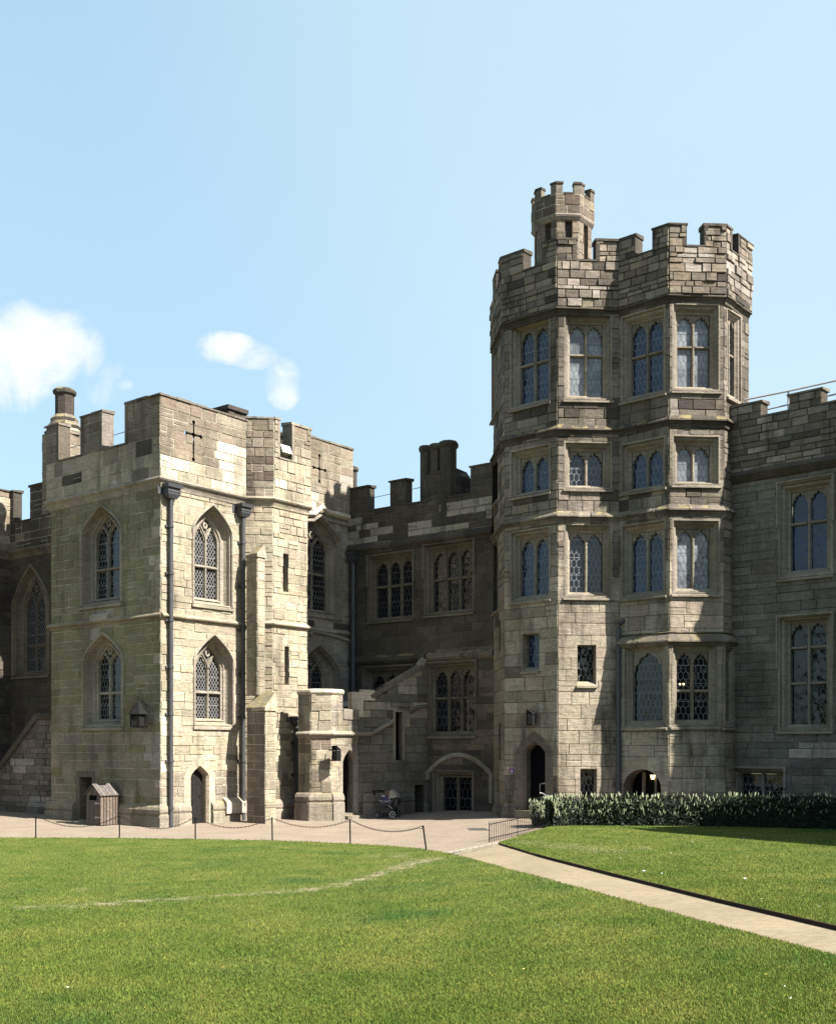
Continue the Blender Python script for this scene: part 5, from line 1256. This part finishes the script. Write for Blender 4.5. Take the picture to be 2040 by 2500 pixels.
def leaf(mb, p, nn, size, col):
    t = nn.orthogonal().normalized(); t.rotate(__import__('mathutils').Quaternion(nn, random.uniform(0, 6.28))); b = nn.cross(t)
    L_, w = size, size * .42; mb.face([p - t * L_ * .5, p + b * w * .5 - nn * .004, p + t * L_ * .5, p - b * w * .5 - nn * .004], col)
random.seed(3)
endL = base[0]
for k in range(21000):
    if k < 19000: s_ = random.random() ** 1.35 if k > 900 else random.uniform(0, .022); p, nn = hedge_pt(s_, random.uniform(0, .78))
    else:
        a = random.uniform(0, 1); h = random.uniform(0, hz_top(0)); p = endL + nb[0] * (a * hw_) + Vector((0, 0, h)) - (base[1] - base[0]).normalized() * (.02 + .26 * math.sin(math.pi * min(1, a * .9 + .1)) - .2 * max(0, h - hz_top(0) + .25)); nn = -(base[1] - base[0]).normalized()
    p = p + nn * random.uniform(-.2, .03) + Vector((random.gauss(0, .02), random.gauss(0, .02), random.gauss(0, .02)))
    n2 = (nn + Vector((random.gauss(0, .55), random.gauss(0, .55), random.gauss(.35, .5)))).normalized()
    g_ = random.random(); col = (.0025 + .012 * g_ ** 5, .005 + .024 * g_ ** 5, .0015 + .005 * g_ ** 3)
    leaf(mb, p, n2, random.uniform(.06, .13), col)
hedge = mb.build('hedge', LEAF, origin=base[0]); tag(hedge, 'clipped dark laurel hedge with pale flower spikes along the back of the right lawn', 'hedge')
mb = MB()
for k in range(800):
    s_ = random.random() ** 1.9
    h_ = hz_top(int(s_ * (len(base) - 1))); Lr = h_ / (2 * h_ + hw_)
    t = random.choice((random.uniform(Lr * .35, Lr * .98), random.uniform(Lr * .95, Lr + .25)))
    if random.random() < .12: s_ = 0
    p, nn = hedge_pt(s_, t); p = p + nn * random.uniform(.0, .06)
    if s_ == 0: p = endL + nb[0] * random.uniform(0, 1) - (base[1] - base[0]).normalized() * .3 + Vector((0, 0, random.uniform(.3, .95) * hz_top(0)))
    ax = (Vector((0, 0, 1)) + nn * random.uniform(.1, .6) + Vector((random.gauss(0, .2), random.gauss(0, .2), 0))).normalized(); l = random.uniform(.07, .14); r = random.uniform(.011, .018)
    c = random.choice(((.26, .29, .17), (.22, .25, .13), (.31, .33, .22)))
    tube(mb, [p, p + ax * l * .35, p + ax * l], [r * .7, r, r * .25], c, 5)
bl_ = mb.build('blossom', COLM, hedge); bl_['kind'] = 'stuff'
# --- lanterns
def lantern(px, py0, py1, W, out, style, label):
    u = W.u(px, out); zt, zb_ = W.z(py0, u, out), W.z(py1, u, out); c = Vector(W.P(u, zb_, out)); h = zt - zb_
    t = thing('wall_lantern', label, 'lantern', c, 'iron wall lanterns')
    K = (.012, .012, .014)
    if style == 'hex':
        r = h * .27; body = h * .42; mb = MB(); rot = R(-8)
        lathe(mb, c, [(r * .7, -.03), (r, .0), (r, .04)], 6, K, rot); 
        for k in range(6):
            a = rot + k * math.pi / 3; p = c + Vector((math.cos(a), math.sin(a), 0)) * r * .93; tube(mb, [p, p + Vector((0, 0, body))], .024, K, 5)
            b = a + math.pi / 3; q_ = c + Vector((math.cos(b), math.sin(b), 0)) * r * .93
            tube(mb, [p + Vector((0, 0, body * .72)), p.lerp(q_, .5) + Vector((0, 0, body * .95)), q_ + Vector((0, 0, body * .72))], .016, K, 4)
        mb.build('frame', IRON, t)
        mb = MB(); lathe(mb, c, [(r * .88, .04), (r * .88, body)], 6, (.1, .1, .1), rot); mb.build('glass', LAMPGLASS, t)
        mb = MB(); lathe(mb, c, [(r * 1.28, body), (r * 1.18, body + h * .04), (r * .72, body + h * .2), (r * .45, body + h * .37), (r * .2, body + h * .42), (.02, body + h * .5)], 6, K, rot); mb.build('lamp_cap', IRON, t)
        mb = MB(); top = c + Vector((0, 0, body + h * .5)); lp = [top + Vector((.05 * math.cos(a) , 0, .05 + .05 * math.sin(a))) for a in np.linspace(-1.5, 4.4, 10)]; tube(mb, lp, .014, K, 5)
        n_ = Vector((*W.n, 0)); tube(mb, [top, top - n_ * out * .5 - Vector((0, 0, .05)), top - n_ * out - Vector((0, 0, .25))], .018, K, 5); tube(mb, [c, c - n_ * out], .02, K, 5); mb.build('bracket', IRON, t)
    else:
        w = h * .40; n_ = Vector((*W.n, 0)); d_ = Vector((*W.d, 0)); up = Vector((0, 0, 1)); mb = MB()
        def ring(z, s, sl): return [c + up * z + d_ * (-w * s / 2) + n_ * w * s / 2, c + up * (z - sl) + d_ * (w * s / 2) + n_ * w * s / 2, c + up * (z - sl) + d_ * (w * s / 2) - n_ * w * s / 2, c + up * z + d_ * (-w * s / 2) - n_ * w * s / 2]
        for a, b in ((0, .05),): mb.hexa(ring(a, 1, 0), ring(b, 1, 0), K)
        for sx in (-1, 1):
            for sy in (-1, 1):
                p = c + d_ * sx * w * .46 + n_ * sy * w * .46; tube(mb, [p, p + up * (h * .70)], .018, K, 4)
        mb.build('frame', IRON, t)
        mb = MB(); mb.hexa(ring(.05, .86, 0), ring(h * .66, .86, 0), (.1, .1, .1)); mb.build('glass', LAMPGLASS, t)
        mb = MB(); mb.hexa(ring(h * .68, 1.1, 0), ring(h, 1.05, h * .25), K); mb.build('lamp_cap', IRON, t)
        mb = MB(); tube(mb, [c + up * .03, c + up * .03 - n_ * out], .018, K, 5); tube(mb, [c + up * h * .7, c + up * h * .7 - n_ * out], .018, K, 5); mb.build('bracket', IRON, t)
    return t
lantern(337, 1702, 1774, AL, .42, 'hex', 'large black lantern with a conical cap on the green-stained shaded wall')
lantern(821, 1820, 1858, PR, .38, 'box', 'small black box lantern left of the porch door on the sunlit wall')
lantern(1296, 1731, 1771, Lf, .22, 'box', 'black wedge-topped lantern above the tall open tower doorway')
u = B1.u(1576); c = Vector(B1.P(u, B1.z(1903, u), -.45)); t = thing('lit_lantern', 'glowing lantern hanging inside the dark cellar arch at the tower foot', 'lantern', c)
mb = MB(); lathe(mb, c, [(.05, 0), (.085, .14), (.04, .15)], 6, (1, 1, 1)); mb.build('glass', BULB, t)
mb = MB(); lathe(mb, c, [(.10, .14), (.06, .2), (.01, .24)], 6, (.01, .01, .01)); tube(mb, [c + Vector((0, 0, .24)), c + Vector((0, 0, .5))], .012, (.01, .01, .01), 5); mb.build('lamp_cap', IRON, t)
for px in (1666, 1675):
    u = B2.u(px); c = Vector(B2.P(u, B2.z(1669, u), -.335)); mb = MB(); lathe(mb, c, [(.01, -.03), (.028, -.01), (.028, .015), (.01, .03)], 8, (1, 1, 1)); o = mb.build('lit_bulb', BULB, origin=c)
    tag(o, ('left' if px == 1666 else 'right') + ' of the two lit bulbs behind the lowest bay window', 'lamp', 'lit bulbs in the bay window')
# --- plaque by the tower door
u0, u1 = Lf.u(1244.5), Lf.u(1255.5); z0, z1 = Lf.z(1887, u0), Lf.z(1876, u0); PQ = thing('wall_plaque', 'small purple notice plate with a red mark left of the tall tower doorway', 'sign', Lf.P(u0, z0, .03))
mb = MB(); wprism(mb, Lf, u0, u1, z0, z1, .035, .0, (.06, .05, .19)); mb.build('plate', COLM, PQ)
mb = MB(); um = (u0 + u1) / 2; bar_path(mb, Lf, [(um - .03, z1 - .055), (um + .03, z1 - .055)], .05, .038, .034, (.6, .05, .04)); bar_path(mb, Lf, [(um - .05, z0 + .045), (um + .05, z0 + .045)], .02, .038, .034, (.6, .6, .62)); mb.build('emblem', COLM, PQ)
# --- floodlight in the turret battlement
u = TB_p.u(697); c = Vector(TB_p.P(u, zts + .16, -.02)); n_ = Vector((*TB_p.n, 0)); d_ = Vector((*TB_p.d, 0)); up = Vector((0, 0, 1)); FL = thing('floodlight', 'grey floodlight lying in the battlement gap above the stair turret', 'floodlight', c)
mb = MB(); ax = (n_ * .8 + up * .35 - d_ * .1).normalized(); sx = d_; sy = ax.cross(sx).normalized()
def rg(o, s): return [c + up * .22 + ax * o + sx * x * s * .24 + sy * y * s * .16 for x, y in ((-1, -1), (1, -1), (1, 1), (-1, 1))]
mb.hexa(rg(-.2, .7), rg(.05, 1.0), (.28, .27, .24)); mb.hexa(rg(.05, 1.06), rg(.09, 1.06), (.4, .4, .37)); mb.build('housing', COLM, FL)
mb = MB(); mb.face(rg(.092, .92), (.6, .6, .58)); mb.build('glass', COLM, FL)
mb = MB(); tube(mb, [c + sx * .2 + up * .2, c + sx * .2 - up * .05, c - sx * .2 - up * .05, c - sx * .2 + up * .2], .018, (.05, .05, .05), 5); mb.build('bracket', IRON, FL)
# --- pushchair by the stair wall
def pushchair(c, rz, label):
    c = Vector(c); PCH = thing('pushchair', label, 'pushchair', c); cz, sz = math.cos(rz), math.sin(rz)
    T = lambda x, y, z: c + Vector((x * cz - y * sz, x * sz + y * cz, z)); K = (.012, .012, .014); AX = Vector((-sz, cz, 0)); FX = Vector((cz, sz, 0))
    def wheel(x, y, r, rim):
        o = T(x, y, r); tm_ = MB(); rm_ = MB(); N_ = 18
        tube(tm_, [o + (FX * math.cos(a) + Vector((0, 0, 1)) * math.sin(a)) * (r - .022) for a in [2 * math.pi * k / N_ for k in range(N_ + 1)]], .022, K, 6, caps=False)
        for yy in (-.018, .018):
            pts = [o + AX * yy + (FX * math.cos(a) + Vector((0, 0, 1)) * math.sin(a)) for a in ()]
            for k in range(N_):
                a, b = 2 * math.pi * k / N_, 2 * math.pi * (k + 1) / N_; e = lambda an, rr: o + AX * yy + (FX * math.cos(an) + Vector((0, 0, 1)) * math.sin(an)) * rr
                rm_.face([e(a, r - .025), e(b, r - .025), e(b, r - .055), e(a, r - .055)], rim)
        for k in range(5):
            a = 2 * math.pi * k / 5; tube(rm_, [o, o + (FX * math.cos(a) + Vector((0, 0, 1)) * math.sin(a)) * (r - .04)], .012, K, 5)
        tube(rm_, [o - AX * .03, o + AX * .03], .03, rim, 8)
        w_ = tm_.build('wheel', IRON, PCH); rm_.build('rim', COLM, w_)
    wheel(.22, -.27, .15, (.42, .42, .4)); wheel(.22, .27, .15, (.08, .08, .08)); wheel(-.40, -.22, .105, (.12, .12, .12)); wheel(-.40, .22, .105, (.16, .16, .16))
    fm = MB()
    for y in (-.25, .25):
        tube(fm, [T(.22, y, .15), T(.02, y, .47), T(-.22, y, .72), T(-.36, y, .98)], .016, K, 7); tube(fm, [T(-.40, y * .88, .12), T(-.28, y, .38), T(.0, y, .52)], .016, (.03, .03, .032) if y < 0 else K, 7)
    tube(fm, [T(.22, -.27, .15), T(.22, .27, .15)], .014, K, 6); tube(fm, [T(-.40, -.22, .12), T(-.40, .22, .12)], .014, K, 6); tube(fm, [T(.05, -.26, .5), T(.2, -.26, .38)], .014, (.3, .3, .3), 6)
    fm.build('frame', COLM, PCH)
    hb = MB(); tube(hb, [T(-.18, -.25, 1.0), T(-.48, -.25, 1.03), T(-.58, -.22, 1.02), T(-.6, 0, 1.0), T(-.58, .22, 1.02), T(-.48, .25, 1.03), T(-.18, .25, 1.0)], .021, K, 8); tube(hb, [T(-.58, -.22, 1.02), T(-.5, -.2, .86)], .03, K, 7); hb.build('handle', IRON, PCH)
    def shell(pts, ys, col, name, mat=COLM):
        m_ = MB()
        for (a, b) in zip(pts, pts[1:]):
            for (y0, y1) in zip(ys, ys[1:]): m_.face([T(a[0], y0, a[1]), T(b[0], y0, b[1]), T(b[0], y1, b[1]), T(a[0], y1, a[1])], col)
        for y in (ys[0], ys[-1]): m_.face([T(x, y, z) for x, z in pts], col)
        return m_.build(name, mat, PCH)
    ys = (-.21, -.1, .1, .21)
    shell([(-.34, .66), (-.30, .52), (-.05, .47), (.18, .55), (.28, .78), (.24, .80), (.12, .62), (-.28, .70)], ys, (.015, .016, .03), 'seat')
    shell([(-.33, .70), (-.28, .80), (-.12, .87), (.06, .80), (.14, .66), (-.1, .60), (-.3, .62)], (-.20, -.08, .08, .20), (.014, .018, .075), 'blanket'); 
    m_ = MB(); tube(m_, [T(-.33, -.215, .66), T(-.15, -.225, .63), (T(.08, -.225, .64)), T(.12, -.22, .7)], .035, (.16, .165, .18), 7); tube(m_, [T(-.22, -.2, .82), T(-.1, -.21, .85)], .018, (.6, .6, .62), 6); m_.build('blanket_trim', COLM, PCH)
    hd = MB(); N_ = 8                                                   # folding hood
    for k in range(N_):
        a, b = R(8 + 118 * k / N_), R(8 + 118 * (k + 1) / N_)
        for y0, y1, r0, r1 in ((-.22, -.14, .30, .345), (-.14, .14, .345, .345), (.14, .22, .345, .30)):
            e = lambda an, y, r: T(.06 + r * math.cos(an) * .95, y, .74 + r * math.sin(an))
            hd.face([e(a, y0, r0), e(a, y1, r1), e(b, y1, r1), e(b, y0, r0)], (.19, .182, .16) if k < 5 else (.07, .035, .025))
        for y in (-.22, .22): hd.face([T(.06, y, .74), T(.06 + .3 * .95 * math.cos(a), y, .74 + .3 * math.sin(a)), T(.06 + .3 * .95 * math.cos(b), y, .74 + .3 * math.sin(b))], (.19, .182, .16) if k < 5 else (.07, .035, .025))
    hd.build('hood', COLM, PCH)
    shell([(-.25, .2), (.2, .2), (.27, .4), (-.3, .4)], ys, (.012, .012, .014), 'basket'); shell([(.24, .5), (.38, .49), (.40, .72), (.26, .74)], (-.17, .0, .17), (.014, .013, .013), 'bag')
    m_ = MB(); lathe(m_, T(.02, -.12, .86), [(.02, -.06), (.06, -.02), (.05, .04), (.01, .07)], 8, (.5, .45, .12)); lathe(m_, T(.1, -.12, .8), [(.02, -.05), (.06, -.01), (.05, .04), (.01, .06)], 8, (.16, .1, .45)); m_.build('toy', COLM, PCH)
    return PCH
pushchair(ground(950, 1996.8), R(-18), 'dark pushchair with a cream hood and navy cover parked by the stair wall')
q = ground(-14, 1979)
lp = thing('park_bench', 'dark bench end with a rounded arm at the left edge below the outer stair', 'bench', q); q = Vector(q)
mb = MB(); tube(mb, [q + Vector((.30, 0, 0)), q + Vector((.33, 0, .5)), q + Vector((.38, 0, .85)), q + Vector((.30, 0, .96)), q + Vector((-.1, 0, .98)), q + Vector((-.3, .0, .9))], .035, (.012, .012, .013), 7); tube(mb, [q + Vector((-.3, 0, 0)), q + Vector((-.3, 0, .9))], .035, (.012, .012, .013), 7); mb.build('arm', IRON, lp)
mb = MB(); box(mb, (q.x - .35, q.y + .1, q.z + .45), (1.2, .5, .06), (.03, .025, .022)); mb.build('seat', COLM, lp); mb = MB(); box(mb, (q.x - .35, q.y + .35, q.z + .72), (1.2, .05, .42), (.05, .042, .04)); mb.build('backrest', COLM, lp)
# --- safety rails along the roofs
def rail(label, pts, r, col=(.25, .25, .26), posts=True):
    mb = MB(); tube(mb, pts, r, col, 6)
    if posts:
        for p in pts: tube(mb, [p, (p[0], p[1], p[2] - 1.1)], r, col, 6)
    tag(mb.build('safety_rail', COLM, origin=pts[0]), label, 'railing', 'roof safety rails')
rp = lambda px, py, dep: (lambda u: RW.P(u, RW.z(py, u, dep), dep))(RW.u(px, dep))
rail('upper grey pipe rail running along the top of the right range battlement', [rp(1818, 976, -.75), rp(1923, 955, -.75), rp(2045, 928, -.75), rp(2300, 872, -.75)], .032, (.32, .31, .33))
rail('lower grey pipe rail crossing the gaps in the right range battlement', [rp(1818, 1012, -.75), rp(1923, 988, -.75), rp(2045, 961, -.75), rp(2300, 905, -.75)], .028, (.32, .31, .33), False)
lp_ = lambda W, px, py, dep: (lambda u: W.P(u, W.z(py, u, dep), dep))(W.u(px, dep))
rail('thin wire rail behind the left battlement of the square tower', [lp_(AL, 150, 1100, -.9), lp_(AL, 320, 1050, -.9)], .014, (.1, .1, .1))
rail('thin wire rail behind the battlement of the dark middle range', [lp_(M, 880, 1222, -.9), lp_(M, 1040, 1187, -.9), lp_(M, 1200, 1152, -.9)], .014, (.1, .1, .1))

# ================================================================== GRASS
def blades(name, n, region, seed, hmin=.014, hmax=.034):
    r = np.random.default_rng(seed); P = []
    px = np.where(r.uniform(0, 1, n) < .72, r.uniform(-30, 2070, n), np.where(r.uniform(0, 1, n) < .5, r.uniform(-900, -30, n), r.uniform(2070, 3000, n))); py = region(px, r.uniform(0, 1, n)); ok = ~np.isnan(py); px, py = px[ok], py[ok]
    if name == 'grass' and seed == 1: dz = .03
    else: dz = .045
    Y = np.full(len(px), 30.0)
    def Hn(x, y):
        t = np.clip((x + 2) / 6.5, 0, 1); return .35 * t * t * (3 - 2 * t) + .028 * np.maximum(0, y - 40) + .03 * np.maximum(0, 32 - y)
    for _ in range(45):
        x = (px - CX) / F * Y; Y = .5 * Y + .5 * np.clip((ZC - Hn(x, Y) - dz) * F / (py - HY), 1.5, 80)
    x = (px - CX) / F * Y; z = Hn(x, Y) + dz
    w = np.array([wear(a, b) for a, b in zip(px, py)]); keep = r.uniform(0, 1, len(px)) > w * .8 - .1; x, Y, z = x[keep], Y[keep], z[keep]
    m = len(x); h = r.uniform(hmin, hmax, m); wd = .0035 + .00034 * Y; a = r.uniform(0, 2 * np.pi, m); ln = r.uniform(.1, .9, m) * h; b = a + r.uniform(-1, 1, m) + 1.57
    V = np.empty((m, 3, 3), np.float32)
    V[:, 0] = np.stack([x - np.cos(a) * wd, Y - np.sin(a) * wd, z - .004], 1); V[:, 1] = np.stack([x + np.cos(a) * wd, Y + np.sin(a) * wd, z - .004], 1); V[:, 2] = np.stack([x + np.cos(b) * ln, Y + np.sin(b) * ln, z + h], 1)
    me = bpy.data.meshes.new(name); me.vertices.add(3 * m); me.vertices.foreach_set('co', V.ravel()); me.loops.add(3 * m); me.loops.foreach_set('vertex_index', np.arange(3 * m, dtype=np.int32)); me.polygons.add(m); me.polygons.foreach_set('loop_start', np.arange(0, 3 * m, 3, dtype=np.int32)); me.polygons.foreach_set('loop_total', np.full(m, 3, np.int32))
    ca = me.color_attributes.new('Col', 'FLOAT_COLOR', 'CORNER'); k = r.uniform(.65, 1.7, m)[:, None] * (1 + r.uniform(-.12, .12, (m, 3))); dry = r.uniform(0, 1, m) < .05; k[dry] *= np.array([2.0, 1.5, 1.6])
    c4 = np.ones((m, 3, 4), np.float32); c4[:, :, :3] = k[:, None, :]; c4[:, :2, :3] *= .92; ca.data.foreach_set('color', c4.ravel())
    me.materials.append(BLADE); me.update(); me.validate(); ob = bpy.data.objects.new(name, me); COL.objects.link(ob); ob['kind'] = 'stuff'; return ob
EL = np.array([[a, smooth_curve(EDGE_L, a)] for a in range(-920, 3020, 10)]); ERt = np.array([[a, smooth_curve(TOP_R, a, 8) if a > 1216 else np.nan] for a in range(-920, 3020, 4)]); ERb = np.array([[a, curve(EDGE_R, a) if a > 1216 else np.nan] for a in range(-920, 3020, 4)])
def near(px, t):
    y0 = np.interp(px, EL[:, 0], EL[:, 1]); py = y0 - 1 + (2540 - 2046) * t; return np.where(py < 2540, py, np.nan)
def far(px, t):
    a = np.interp(px, ERt[:, 0], ERt[:, 1]); b = np.interp(px, ERb[:, 0], ERb[:, 1]); py = a + 250 * t; return np.where((py < b + 1) & (px > 1218), py, np.nan)
g1 = blades('grass', 580000, near, 1); g1['label'] = 'mown green grass of the near lawn'; g1['category'] = 'grass'
g2 = blades('grass', 480000, far, 2); g2['label'] = 'mown green grass of the right lawn'; g2['category'] = 'grass'
mb = MB(); random.seed(5)
for k in range(18):
    px = random.uniform(1450, 2040); lo, hi = curve(TOP_R, px) + 6, curve(EDGE_R, px) - 6; p = Vector(ground(px, random.uniform(lo, lo + (hi - lo) * .9), .09)); leaf(mb, p, Vector((random.gauss(0, .3), random.gauss(0, .3), 1)).normalized(), random.uniform(.03, .07), (.45, .45, .41))
for k in range(12):
    px = random.uniform(60, 1950); p = Vector(ground(px, random.uniform(curve(EDGE_L, px) + 20, 2440), .07)); leaf(mb, p, Vector((random.gauss(0, .3), random.gauss(0, .3), 1)).normalized(), random.uniform(.02, .04), random.choice(((.45, .45, .41), (.4, .3, .06))))
o = mb.build('petals', COLM); tag(o, 'scattered white petals on the lawn', 'petals'); o['kind'] = 'stuff'
for o in sc.objects:
    if 'base' in o: del o['base']
